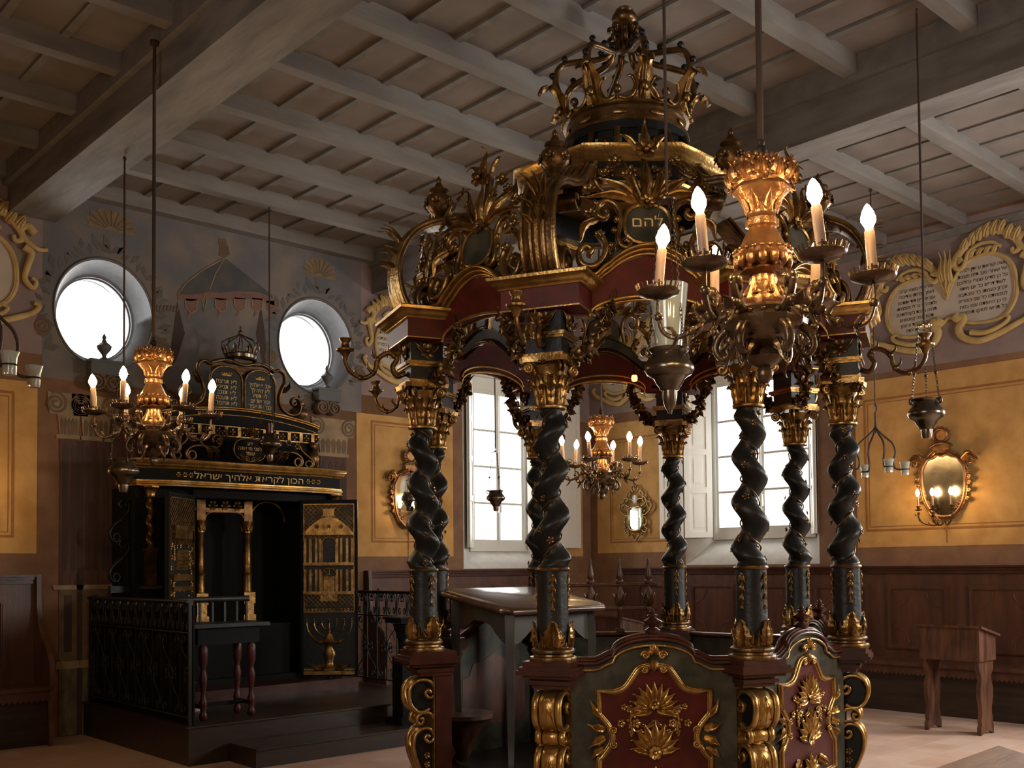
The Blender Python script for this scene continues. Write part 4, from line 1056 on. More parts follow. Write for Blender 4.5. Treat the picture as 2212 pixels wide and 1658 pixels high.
# doors
DW, D0, D1 = .57, .42, 2.19
def door(side):
    """side -1 left, +1 right; local x from hinge to free edge, carved face towards -y*side"""
    a = math.radians(221.5) if side < 0 else math.radians(-41.5)
    T = TR(side * .575, -.605, -Z) @ RZ(a)
    b = MB(); b.T = Matrix.Identity(4); b.bx(0, DW, -.012, .012, D0, D1); d = obj('ark_door', b, m_black, ark, T)
    f = 1 if side < 0 else -1                 # carved side
    f = {-1: 1, 1: -1}[side]
    y = f * .012
    def yy(k): return y + f * k
    F = Matrix.Identity(4)
    b = MB()
    for (x0, x1, z0, z1) in ((0, .025, D0, D1), (DW - .025, DW, D0, D1), (.025, DW - .025, D1 - .03, D1), (.025, DW - .025, D0, D0 + .03)):
        b.bx(x0, x1, min(yy(-.001), yy(.012)), max(yy(-.001), yy(.012)), z0, z1)
    obj('door_border', b, m_void, d)
    b = MB(); n = (0, f, 0)
    def st(x0, z0, x1, z1, w=.012, h=.012): b.sweep([(x0, yy(.004), z0), (x1, yy(.004), z1)], rsec(w, h), None, (0, 1, 0))
    def blk(x0, x1, z0, z1, h): b.bx(x0, x1, min(y, yy(h)), max(y, yy(h)), z0, z1)
    for (za, zc) in ((1.80, 2.15), (1.12, 1.25)):                # diagonal lattice
        s = .045; c0, c1 = .03, DW - .03
        k = c0 - (zc - za)
        while k < c1:
            for dr in (1, -1):
                p = [(k, za), (k + (zc - za), zc)] if dr > 0 else [(k, zc), (k + (zc - za), za)]
                (xa, z_a), (xb, z_b) = p
                t0 = max(0, (c0 - xa) / (xb - xa)); t1 = min(1, (c1 - xa) / (xb - xa))
                if t1 - t0 > .02: st(xa + (xb - xa) * t0, z_a + (z_b - z_a) * t0, xa + (xb - xa) * t1, z_a + (z_b - z_a) * t1, .009, .008)
            k += s
    if side > 0:                              # domed temple facade in relief
        c = DW / 2
        blk(c - .055, c + .055, 2.03, 2.09, .03); blk(c - .065, c + .065, 2.09, 2.10, .035); blk(c - .065, c + .065, 2.02, 2.03, .035)
        for q in (-.03, 0, .03): blk(c + q - .006, c + q + .006, 2.03, 2.09, .036)
        P = [(c + .10 * math.cos(PI * i / 16) * (1.5 + .9 * (1 - math.sin(PI * i / 16))), 1.86 + .16 * math.sin(PI * i / 16)) for i in range(17)]
        b.prism(P, min(y, yy(.03)), max(y, yy(.03))); blk(.03, DW - .03, 1.835, 1.862, .045)
        for q in (-.12, 0, .12): b.flower((c + q, yy(.032), 1.92), n, .028, 6)
        for (za, zc, ht) in ((1.56, 1.83, .03), (1.27, 1.52, .034)):
            blk(.03, DW - .03, za - .03, za, .042)
            for x in (.05, .10, .16, .20, DW - .20, DW - .16, DW - .10, DW - .05): blk(x - .012, x + .012, za, zc - .03, ht)
            for cx, r in ((c, .075), (.075, .04), (DW - .075, .04)):
                b.sweep([(cx + r * math.cos(PI * i / 12), yy(.012), zc - .09 + r * math.sin(PI * i / 12)) for i in range(13)], rsec(.016, .02), None, (0, 1, 0))
                blk(cx - r, cx - r + .012, za, zc - .09, .02); blk(cx + r - .012, cx + r, za, zc - .09, .02)
            for i in range(12): blk(.04 + i * (DW - .08) / 12, .04 + (i + .6) * (DW - .08) / 12, za - .025, za - .006, .05)
        blk(c - .055, c + .055, 1.27, 1.42, .016)
        for i in range(5): st(c + .02 * math.cos(PI * i / 4), 1.43, c + .075 * math.cos(PI * i / 4), 1.43 + .075 * math.sin(PI * i / 4), .008)
        blk(c - .085, c + .085, 1.17, 1.26, .03)
    else:                                     # table, lamp rack and tablets in relief
        blk(.10, .47, 1.78, 1.86, .03); blk(.08, .49, 1.86, 1.90, .04)
        for i in range(14): blk(.11 + i * .026, .12 + i * .026, 1.73, 1.78, .02)
        for (za, zc) in ((1.50, 1.68), (1.08, 1.2)):
            blk(.16, .40, za, zc, .018)
            for i in range(5): st(.18, za + .02 + i * (zc - za - .02) / 5, .38, za + .02 + i * (zc - za - .02) / 5, .010, .05)
        blk(.08, .49, 1.40, 1.46, .028); blk(.08, .49, 1.31, 1.35, .028)
        rn = random.Random(5)
        for i in range(46):
            b.flower((rn.choice([rn.uniform(.05, .14), rn.uniform(.43, .52)]), yy(.004), rn.uniform(1.06, 1.72)), n, .026, 5)
        for i in range(20): b.flower((rn.uniform(.1, .47), yy(.006), rn.choice([1.43, 1.33, 1.70, 1.83, 1.03]) + rn.uniform(-.02, .02)), n, .022, 5)
    for i in range(14): b.flower((.05 + i * .036, yy(.006), 1.085), n, .02, 5)
    blk(.03, DW - .03, 1.06, 1.068, .02); blk(.03, DW - .03, 2.14, 2.15, .02)
    blk(.03, .038, 1.06, 2.15, .016); blk(DW - .038, DW - .03, 1.06, 2.15, .016)
    obj('gilt_relief', b, m_gold, d)
    b = MB(); c = DW / 2
    for r in (.075, .15, .225):
        b.tube([(c + r * math.cos(PI + PI * i / 24), yy(.012), .955 + r * math.sin(PI + PI * i / 24) * .92) for i in range(25)], .006, 6)
    for r in (-.225, -.15, -.075, 0, .075, .15, .225): b.ball((c + r, yy(.012), .965), .014, 7, 5); b.tube([(c + r, yy(.012), .98), (c + r, yy(.012), 1.0)], .005, 5)
    b.T = TR(c, yy(.012), 0) @ SC(1, .35, 1); b.lathe([(0, .50), (.10, .50), (.05, .53), (.035, .56), (.05, .61), (.065, .64), (.05, .68), (.03, .71), (.045, .74), (.10, .765), (.05, .79), (.035, .83), (.012, .85), (.006, .96), (0, .965)], 14)
    b.T = F
    for s in (-1, 1):
        b.leaf(spline([(c + s * .02, yy(.01), .76), (c + s * .10, yy(.03), .77), (c + s * .17, yy(.015), .80)], 10), n, .05, .004, 2, .2)
        b.leaf(spline([(c + s * .02, yy(.01), .52), (c + s * .12, yy(.035), .51), (c + s * .22, yy(.015), .55)], 10), n, .08, .005, 3, .2)
    blk(.03, DW - .03, .44, .475, .03); blk(.03, DW - .03, .482, .50, .02)
    obj('gilt_menorah_relief', b, m_gold, d)
door(-1); door(1)
b = MB(); b.T = TA @ TR(.79, -.80, 0); b.lathe([(.05, .305), (.055, .33), (.03, .35), (.028, .42), (0, .421)], 12); b.T = TA
sup = obj('door_support', b, m_void, ark)
# flanking twisted columns, gilt pedestals and openwork wings
for s in (-1, 1):
    T = TR(s * .98, -.60, -Z)
    b = MB(); b.box(0, 0, 1.345, .17, .11, .03); b.box(0, 0, 1.52, .085, .085, .31); b.box(0, 0, 1.685, .11, .11, .03); q = obj('column_pedestal', b, m_goldd, ark, T)
    b = MB(); N, n = 50, 12; vs, fs = [], []
    for i in range(N + 1):
        t = i / N; ph = s * 2 * PI * 3 * t; z = 1.70 + .46 * t
        for j in range(n):
            a = 2 * PI * j / n; vs.append((.012 * math.cos(ph) + .034 * math.cos(a), .012 * math.sin(ph) + .034 * math.sin(a), z))
    for i in range(N):
        for j in range(n): fs.append((i * n + j, i * n + (j + 1) % n, (i + 1) * n + (j + 1) % n, (i + 1) * n + j))
    b.add(vs, fs); obj('small_twisted_column', b, m_goldd, ark, T)
    b = MB(); b.lathe([(.035, 2.15), (.045, 2.16), (.035, 2.18), (.06, 2.24), (.075, 2.25), (.075, 2.262), (0, 2.263)], 14, lobes=7, amp=.08); obj('small_capital', b, m_gold, ark, T)
    b = MB(); b.T = TA
    for (z0, z1) in ((1.40, 1.78), (1.76, 2.14)):
        P = fit(cl(S_SEG, 70), 0, .17, z0, z1); b.sweep([(s * (1.11 + p[0]), -.42, p[1]) for p in P], rsec(.02, .05), None, (0, 1, 0))
    b.bx(min(s * 1.10, s * 1.28), max(s * 1.10, s * 1.28), -.45, -.39, 1.30, 1.36)
    obj('openwork_wing', b, m_goldd if s > 0 else m_black, ark)
# entablature
pl = [(-1.16, -.28, 0), (-1.10, -.60, 0), (-.80, -.70, 0), (.74, -.70, 0), (1.04, -.60, 0), (1.10, -.28, 0)]
core = [(p[0], p[1]) for p in pl]
b = MB(); b.T = TA; n = len(pl); vs = [(x, y, z) for z in (2.262, 2.52) for x, y in core]
b.add(vs, [(i, (i + 1) % n, n + (i + 1) % n, n + i) for i in range(n)] + [tuple(range(n - 1, -1, -1)), tuple(range(n, 2 * n))], False); fz = obj('entablature', b, m_void, ark)
b = MB(); b.T = TA
mitre(b, pl, [(0, 2.265), (.012, 2.265), (.014, 2.28), (.026, 2.285), (.028, 2.30), (.018, 2.305), (.018, 2.318), (.006, 2.322), (0, 2.322)])
mitre(b, pl, [(0, 2.425), (.012, 2.425), (.018, 2.44), (.038, 2.45), (.042, 2.465), (.06, 2.48), (.065, 2.505), (.055, 2.512), (0, 2.512)])
obj('cornice_moulding', b, m_goldb, fz)
words('gilt_lettering', ['הכון לקראת אלהיך ישראל'], .085, m_letter, fz, TA @ TR(-.03, -.703, 2.345), sx=1.28)
b = MB(); b.T = TA
for x in (-.76, -.70, -.64, .60, .66, .72): b.flower((x, -.702, 2.373), (0, -1, 0), .025, 6)
obj('frieze_rosettes', b, m_gold, fz)
# attic with carving
b = MB(); b.T = TA; b.bx(-.92, .86, -.46, -.20, 2.515, 2.94); at = obj('attic', b, m_void, ark)
b = MB(); b.T = TA
b.prism([(-.02 + .165 * math.cos(a), 2.655 + (.115 if math.sin(a) > 0 else .125) * math.sin(a) * (1 + .12 * math.cos(2 * a))) for a in [2 * PI * i / 32 for i in range(32)]], -.66, -.60); cq = obj('cartouche', b, m_void, at)
words('gilt_lettering', ['דע', 'לפני מי אתה', 'עומד'], .05, m_letter, cq, TA @ TR(-.02, -.663, 2.695), spacing=1.15)
b = MB(); b.T = TA
b.sweep([(-.02 + .17 * math.cos(a), -.655, 2.655 + (.12 if math.sin(a) > 0 else .13) * math.sin(a) * (1 + .12 * math.cos(2 * a))) for a in [2 * PI * i / 40 for i in range(40)]], rsec(.014, .03), None, (0, 1, 0), True)
for s in (-1, 1):
    b.leaf(spline([(-.02 + s * .03, -.665, 2.555), (-.02 + s * .08, -.69, 2.57), (-.02 + s * .12, -.67, 2.61)], 10), (0, -1, 0), .05, .004, 2, .2)
    b.sweep([(-.02 + s * (.035 + .03 * (1 - i / 24) * math.cos(i * .4)), -.665, 2.56 + .03 * (1 - i / 24) * math.sin(i * .4)) for i in range(24)], rsec(.008, .02), None, (0, 1, 0))
for i in range(9):
    a = -1.3 + 2.6 * i / 8; b.leaf([(-.02, -.64, 2.80), (-.02 + .05 * math.sin(a), -.69, 2.80 + .05 * math.cos(a)), (-.02 + .105 * math.sin(a), -.66, 2.80 + .105 * math.cos(a))], (0, -1, 0), .035, .004, 0, .3, n=8)
obj('cartouche_rim', b, m_gold, cq)
for s in (-1, 1):
    b = MB(); b.T = TA; c0 = -.02
    P = fit(cl([(1.2, 9, 5), (1.0, 3, -1), (1.0, -3, -8)], 80), .26, .62, 2.53, 2.78); b.sweep([(c0 + s * p[0], -.56, p[1]) for p in P], rsec(.028, .10), None, (0, 1, 0))
    P = fit(cl([(1.2, 9, 5), (.8, 2, -3)], 60), .60, .76, 2.53, 2.74); b.sweep([(c0 + s * p[0], -.55, p[1]) for p in P], rsec(.022, .08), None, (0, 1, 0))
    b.ball((c0 + s * .80, -.5, 2.63), .07, 12, 8, 1.3); b.ball((c0 + s * .80, -.5, 2.76), .045, 10, 7)
    for (x, z) in ((.30, 2.72), (.36, 2.64), (.24, 2.80), (.45, 2.76), (.55, 2.73)): b.flower((c0 + s * x, -.62, z), (0, -1, 0), .035, 6)
    for q in (.30, .38): b.leaf(spline([(c0 + s * q, -.6, 2.55), (c0 + s * (q + .03), -.65, 2.62), (c0 + s * (q + .10), -.62, 2.68)], 10), (0, -1, 0), .06, .004, 3, .2)
    obj('attic_scroll', b, m_goldd, at)
b = MB(); b.T = TA
b.bx(-.92, .86, -.475, -.46, 2.79, 2.80); b.bx(-.92, .86, -.475, -.46, 2.885, 2.895)
for i in range(13):
    x = -.86 + i * .138
    b.bx(x - .018, x + .018, -.475, -.46, 2.80, 2.885); b.flower((x + .069, -.462, 2.842), (0, -1, 0), .03, 4)
obj('balustrade_band', b, m_gold, at)
def arc(t): return 2.935 + .105 * math.cos(t * PI / 2) ** .8
tt = [-1 + 2 * i / 40 for i in range(41)]
b = MB(); b.T = TA
b.prism([(-.02 + .86 * t, 2.90) for t in tt] + [(-.02 + .86 * t, arc(t)) for t in reversed(tt)], -.50, -.20); sg = obj('segmental_cornice', b, m_void, ark)
b = MB(); b.T = TA
for (dz, w) in ((.01, .05), (.028, .08)): b.sweep([(-.02 + .86 * t, -.50, arc(t) + dz) for t in tt], rsec(.016, w), None, (0, 1, 0))
b.sweep([(-.02 + .84 * t, -.502, arc(t) - .04) for t in tt], rsec(.008, .012), None, (0, 1, 0))
obj('segmental_moulding', b, m_goldb, sg)
# tablets
def tabl(x0, x1, z0, z1):
    r = (x1 - x0) / 2; c = (x0 + x1) / 2
    return [(x0, z0), (x1, z0)] + [(c + r * math.cos(PI * i / 16), z1 - r * .8 + r * .8 * math.sin(PI * i / 16)) for i in range(17)]
for (x0, x1, lines) in ((-.335, .005, ['לא תרצח', 'לא תנאף', 'לא תגנב', 'לא תענה', 'לא תחמד']), (.03, .37, ['אנכי יי אלהיך', 'לא יהיה לך', 'לא תשא', 'זכור את יום', 'כבד את אביך'])):
    b = MB(); b.T = TA; b.prism(tabl(x0, x1, 3.06, 3.48), -.46, -.42); tbl = obj('law_tablet', b, m_black, ark)
    b = MB(); b.T = TA; P = tabl(x0, x1, 3.06, 3.48); b.sweep([(x, -.458, z) for x, z in P], rsec(.02, .03), None, (0, 1, 0), True); obj('tablet_rim', b, m_gold, tbl)
    words('gilt_lettering', lines, .058, m_letter, tbl, TA @ TR((x0 + x1) / 2, -.462, 3.31), spacing=1.12, sx=1.02 if x0 < 0 else .80)
    b = MB(); b.T = TA @ TR((x0 + x1) / 2, -.461, 3.385)
    b.bx(-.05, .05, -.004, 0, 0, .012)
    for q in (-.045, -.02, .02, .045, 0): b.leaf([(q, 0, .012), (q * 1.2, -.004, .03), (q * .9, 0, .045)], (0, -1, 0), .02, .002, 0, .1, n=6)
    obj('crown_emblem', b, m_goldb, tbl)
b = MB(); b.T = TA
for s in (-1, 1):
    c0 = .017
    A = [(.60, 3.20), (.575, 3.17), (.545, 3.20), (.57, 3.245), (.625, 3.235), (.655, 3.17), (.62, 3.09), (.53, 3.07), (.44, 3.12), (.405, 3.22), (.43, 3.32), (.47, 3.40), (.46, 3.48), (.40, 3.51), (.34, 3.49), (.30, 3.52), (.22, 3.54), (.12, 3.53)]
    b.sweep([(c0 + s * p.x, -.44, p.z) for p in spline(A, 110)], rsec(.026, .05), lambda t: .9 + .3 * t, (0, 1, 0))
    b.sweep([(c0 + s * (.70 + .03 * (1 - i / 20) * math.cos(i * .45)), -.44, 3.08 + .03 * (1 - i / 20) * math.sin(i * .45)) for i in range(20)], rsec(.012, .03), None, (0, 1, 0))
    b.leaf(spline([(c0 + s * .44, -.44, 3.30), (c0 + s * .50, -.47, 3.34), (c0 + s * .53, -.45, 3.42)], 10), (0, -1, 0), .06, .004, 2, .2)
b.sweep(spline([(-.32, -.45, 3.50), (-.16, -.45, 3.545), (.017, -.46, 3.51), (.19, -.45, 3.545), (.35, -.45, 3.50)], 30), rsec(.03, .05), None, (0, 1, 0)); b.bx(-.30, .33, -.43, -.40, 3.05, 3.5)
obj('tablet_frame', b, m_goldd, ark)
b = MB(); b.T = TA @ TR(.017, -.40, 3.53)
b.lathe([(.15, .03), (.165, .04), (.15, .055), (.155, .085), (.165, .09), (.15, .10), (.14, .09)], 28, ring=True)
for i in range(8):
    T = TA @ TR(.017, -.40, 3.53) @ RZ(2 * PI * i / 8); b.T = T
    b.leaf([(.155, 0, .09), (.17, 0, .13), (.175, 0, .165), (.195, 0, .18)], (1, 0, 0), .06, .004, 2, .1, n=8)
    b.T = T @ RZ(PI / 8); b.tube(spline([(.155, 0, .09), (.18, 0, .17), (.15, 0, .23), (.06, 0, .27), (.0, 0, .30)], 16), .006, 5); b.ball((.17, 0, .21), .012, 6, 4)
b.T = TA @ TR(.017, -.40, 3.53); b.ball((0, 0, .315), .025, 8, 6); b.tube([(0, 0, .33), (0, 0, .38)], .008, 6); b.bx(-.1, .1, -.06, .06, 0.0, .04)
obj('small_crown', b, m_silver, ark)
b = MB(); b.T = SC(1.35, 1.35, 1.25); b.lathe(URN, 16); um = mesh_of('urn_finial', b, m_bronze)
put('urn_finial', um, ark, TR(-.76, -.36, 2.94 - Z)); put('urn_finial', um, ark, TR(.70, -.36, 2.94 - Z))
# ---- ironwork railings
def railing(name, label, x, y0, y1, panel):
    t = thing(name, label, 'railing', (x, y0, .302), -PI / 2)
    L = abs(y1 - y0); H = .95
    b = MB(); b.sweep([(0, 0, H), (L, 0, H)], rsec(.055, .03), None, (0, 0, 1)); b.sweep([(0, 0, H - .24), (L, 0, H - .24)], rsec(.03, .012), None, (0, 0, 1)); b.sweep([(0, 0, .06), (L, 0, .06)], rsec(.03, .012), None, (0, 0, 1)); b.bar((.01, 0, 0), (.01, 0, H), .026); b.bar((L - .01, 0, 0), (L - .01, 0, H), .026)
    obj('rail_frame', b, m_iron, t)
    nb = max(3, int(L / .17))
    for i in range(1, nb):
        b = MB(); b.bar((L * i / nb, 0, .06), (L * i / nb, 0, H), .013); obj('baluster', b, m_iron, t)
    for i in range(nb):
        b = MB(); x0, x1 = L * i / nb + .02, L * (i + 1) / nb - .02
        for j, (z0, z1) in enumerate(((.08, .40), (.38, .69))):
            P = fit(cl(S_SEG, 56), x0, x1, z0, z1)
            if (i + j) % 2: P = [(x0 + x1 - p[0], p[1]) for p in P]
            b.sweep(xz(P), rsec(.007, .012), None, (0, 1, 0))
        for q in (0, 1):
            P = fit(cl(C_SEG, 40), (x0, (x0 + x1) / 2)[q], ((x0 + x1) / 2, x1)[q], .73, .93); P = P if q else [(x0 + (x0 + x1) / 2 - p[0], p[1]) for p in P]
            b.sweep(xz(P), rsec(.007, .012), None, (0, 1, 0))
        obj('iron_scroll', b, m_iron, t)
    if panel:
        b = MB(); b.bx(.02, L - .02, .035, .05, .0, .92); obj('shade_sheet', b, m_void, t)  # near-black sheet added to stand in for the shade behind the ironwork
    return t
railing('iron_railing', 'black scrolled iron railing with an added dark sheet for shade along the left side of the ark platform', -6.79, -.10, -2.16, True)
railing('iron_railing', 'open scrolled iron railing between the right ark door and the bimah', -4.16, -.35, -2.12, False)
# ---- black pedestal at the end of the steps
t = thing('black_pedestal', 'black turned pedestal with square top at the right end of the ark steps', 'pedestal', (-4.93, -2.40, .147))
b = MB(); b.box(0, 0, .03, .24, .24, .06); b.box(0, 0, .32, .15, .15, .52); b.lathe([(.07, .58), (.05, .62), (.055, .72), (.08, .80), (.10, .86), (0, .861)], 16); obj('shaft', b, m_void, t)
b = MB(); b.box(0, 0, .89, .24, .24, .03); b.box(0, 0, .915, .27, .27, .02); obj('top_slab', b, m_void, t)
# ---- black book stand with red turned legs
t = thing('book_stand', 'black book stand with slatted rack and red turned legs in front of the ark', 'stand', (-6.37, -1.85, .302))
b = MB(); b.bx(-.35, .33, -.20, .20, .735, .765); obj('stand_top', b, m_black, t)
b = MB(); b.bx(-.28, .26, -.15, .15, .60, .735); obj('stand_apron', b, m_void, t)
b = MB()
for y in (.17,):
    b.sweep([(-.35, y, .95), (.33, y, .95)], rsec(.035, .05), None, (0, 0, 1))
    for x in (-.33, -.22, -.11, 0, .11, .22, .31): b.bar((x, y, .765), (x, y, .95), .018)
obj('slatted_rack', b, m_black, t)
for x in (-.22, .20):
    for y in (-.12, .12):
        b = MB(); b.T = TR(x, y, 0); b.lathe([(.02, 0), (.035, .02), (.03, .05), (.022, .07), (.03, .11), (.034, .14), (.022, .17), (.018, .22), (.026, .27), (.034, .34), (.024, .38), (.02, .41), (.034, .45), (.038, .52), (.036, .57), (.02, .60), (0, .601)], 12); obj('leg', b, m_reddark, t)
b = MB(); b.bx(-.22, .20, -.013, .013, .09, .12); b.bx(-.232, -.208, -.12, .12, .09, .12); b.bx(.188, .212, -.12, .12, .09, .12); obj('stretcher', b, m_void, t)
# ---- books lying behind the stand
m_paper = mat('book_paper', (.42, .36, .28), .8)
for i, (x, y, z, a, lb) in enumerate(((-6.50, -1.38, .302, .2, 'closed pale book lying at the bottom of the small pile behind the book stand'), (-6.48, -1.37, .3405, -.1, 'closed pale book lying on top of the small pile behind the book stand'))):
    t = thing('book', lb, 'book', (x, y, z), a, 'books on the ark platform')
    b = MB(); b.bx(-.13, .13, -.09, .09, .004, .034); obj('pages', b, m_paper, t)
    b = MB(); b.bx(-.135, .135, -.095, .095, 0, .004); b.bx(-.135, .135, -.095, .095, .034, .038); b.bx(-.135, .135, .09, .095, .004, .034); obj('cover', b, m_wood, t)
# ================================================================ chandeliers
def bulb_mesh():
    b = MB(); b.lathe([(.0, 0), (.012, .002), (.014, .012), (.024, .030), (.0245, .042), (.018, .064), (.008, .082), (0, .09)], 10)
    return mesh_of('bulb', b, m_bulb)
BULB_ME = bulb_mesh()
def chandelier(loc, ztop, rz, label):
    t = thing('chandelier', label, 'chandelier', loc, rz, 'gilded six-candle chandeliers')
    b = MB(); b.lathe([(.05, .235), (.072, .24), (.076, .255), (.070, .27), (.048, .318), (.045, .345), (.062, .350), (.078, .358), (.074, .366), (.06, .37), (.086, .39), (.096, .412), (.098, .422), (.086, .43), (.078, .442), (.05, .50), (.047, .506), (.056, .512), (.056, .535), (.047, .542), (.045, .556), (.055, .585), (.094, .628), (.10, .634), (.098, .645), (.09, .65), (.102, .668), (.11, .69), (.10, .715), (.06, .722), (0, .723)], 8, smooth=False)
    rs = random.Random(3)
    for i in range(14):
        b.T = RZ(2 * PI * i / 14); b.T = b.T @ TR(.088, 0, .392) @ SC(.013, .016, .024); b.ball((0, 0, 0), 1, 7, 5)
    for i in range(22): b.T = RZ(2 * PI * i / 22); b.ball((.094, 0, .427), .008, 6, 4)
    for i in range(44):
        a = rs.uniform(0, 2 * PI); z = rs.uniform(.655, .722); b.T = Matrix.Identity(4); b.flower((.104 * math.cos(a), .104 * math.sin(a), z), (math.cos(a), math.sin(a), .2), rs.uniform(.018, .030), 5)
    for i in range(12):
        b.T = RZ(2 * PI * i / 12); b.leaf([(.10, 0, .655), (.117, 0, .68), (.113, 0, .71), (.124, 0, .722)], (1, 0, 0), .05, .005, 2, .2, n=9)
    for i in range(8):
        b.T = RZ(2 * PI * i / 8 + PI / 8); b.leaf([(.052, 0, .56), (.062, 0, .59), (.082, 0, .62)], (1, 0, -.6), .03, .003, 2, .2, n=8); b.leaf([(.068, 0, .275), (.058, 0, .295), (.05, 0, .315)], (1, 0, .4), .035, .003, 2, .2, n=8)
    b.T = Matrix.Identity(4)
    obj('gilded_stem', b, m_copper, t)
    b = MB(); b.lathe([(0, -.02), (.012, -.018), (.024, .0), (.03, .02), (.022, .035), (.05, .05), (.062, .07), (.055, .09), (.035, .10), (.045, .115), (.10, .135), (.132, .165), (.14, .19), (.12, .205), (.125, .22), (.10, .235), (.06, .24), (0, .241)], 24, lobes=12, amp=.05, lz=(.12, .20))
    for i in range(6):
        b.T = RZ(2 * PI * i / 6 + PI / 6)
        b.sweep(spline([(.12, 0, .17), (.15, 0, .14), (.16, 0, .10), (.14, 0, .07), (.12, 0, .08), (.125, 0, .10)], 24), rsec(.022, .03), lambda q: 1.3 - .7 * q, (0, 1, 0))
        b.leaf([(.09, 0, .12), (.12, 0, .08), (.13, 0, .04), (.15, 0, .02)], (1, 0, .5), .05, .004, 2, .2, n=9)
        for k in range(3): b.T = RZ(2 * PI * (i + k / 3) / 6); b.ball((.128, 0, .205), .009, 6, 4)
    obj('carved_hub', b, m_bronze, t)
    rod = MB(); rod.tube([(0, 0, .73), (0, 0, ztop - loc[2])], .011, 6); rod.ball((0, 0, .77), .022, 8, 6); rod.ball((0, 0, .80), .014, 8, 6); rod.lathe([(0, ztop - loc[2] - .03), (.03, ztop - loc[2] - .025), (.03, ztop - loc[2]), (0, ztop - loc[2])], 10)
    obj('hanging_rod', rod, m_rod, t)
    rn = random.Random(int(abs(loc[0]) * 100))
    for i in range(6):
        A = RZ(2 * PI * i / 6 + PI / 6)
        if i == 0:
            b = MB()
            P = spline([(.10, 0, .19), (.16, 0, .23), (.185, 0, .28), (.165, 0, .30), (.15, 0, .275), (.18, 0, .22), (.23, 0, .18), (.29, 0, .155), (.335, 0, .175), (.352, 0, .23), (.352, 0, .30)], 60)
            b.tube(P, .0095, 7, lambda q: 1.5 - .8 * q)
            for q, r in ((.28, .024), (.5, .022), (.62, .016), (.9, .016)): b.ball(P[int(q * (len(P) - 1))][:], r, 8, 6)
            for q in (.42, .55, .70): p = P[int(q * (len(P) - 1))]; b.leaf([p, p + V3((.02, 0, .035)), p + V3((.045, 0, .04))], (-1, 0, 1), .04, .004, 2, .2, n=8); b.leaf([p, p + V3((.015, 0, -.03)), p + V3((.04, 0, -.05))], (1, 0, 1), .03, .004, 2, .2, n=8)
            arm_m = mesh_of('candle_arm', b, m_bronze)
            b = MB(); b.lathe([(.012, .292), (.04, .297), (.070, .309), (.075, .320), (.066, .326), (.02, .325), (.02, .35), (0, .351)], 20)
            for k in range(22): b.T = RZ(2 * PI * k / 22); b.bar((.070, 0, .318), (.078, 0, .340), .005)
            pan_m = mesh_of('drip_pan', b, m_bronze)
            b = MB(); b.lathe([(.0, .33), (.0165, .33), (.0165, .465), (.013, .47), (0, .471)], 12); cand_m = mesh_of('candle_sleeve', b, m_candle)
        a = put('candle_arm', arm_m, t, A)
        put('drip_pan', pan_m, a, TR(.352, 0, 0))
        tl = TR(.352, 0, .32) @ RX(rn.uniform(-.10, .10)) @ RY(rn.uniform(-.10, .12)) @ TR(0, 0, -.32)
        put('candle_sleeve', cand_m, a, tl); put('bulb', BULB_ME, a, tl @ TR(0, 0, .468))
    return t
VR = math.radians(47.66)                      # facing of the arms
chandelier((-7.385, -7.775, 2.125), 4.69, math.radians(-146.2), 'large gilded chandelier with six lit candle bulbs hanging in front of the bimah')
chandelier((-7.585, -3.325, 2.185), 4.93, math.radians(-113.2), 'gilded chandelier with lit candle bulbs hanging before the left side of the ark')
chandelier((-3.50, -3.445, 2.11), 4.63, math.radians(-137.3 + 14), 'gilded chandelier with lit candle bulbs seen through the bimah near the far corner')
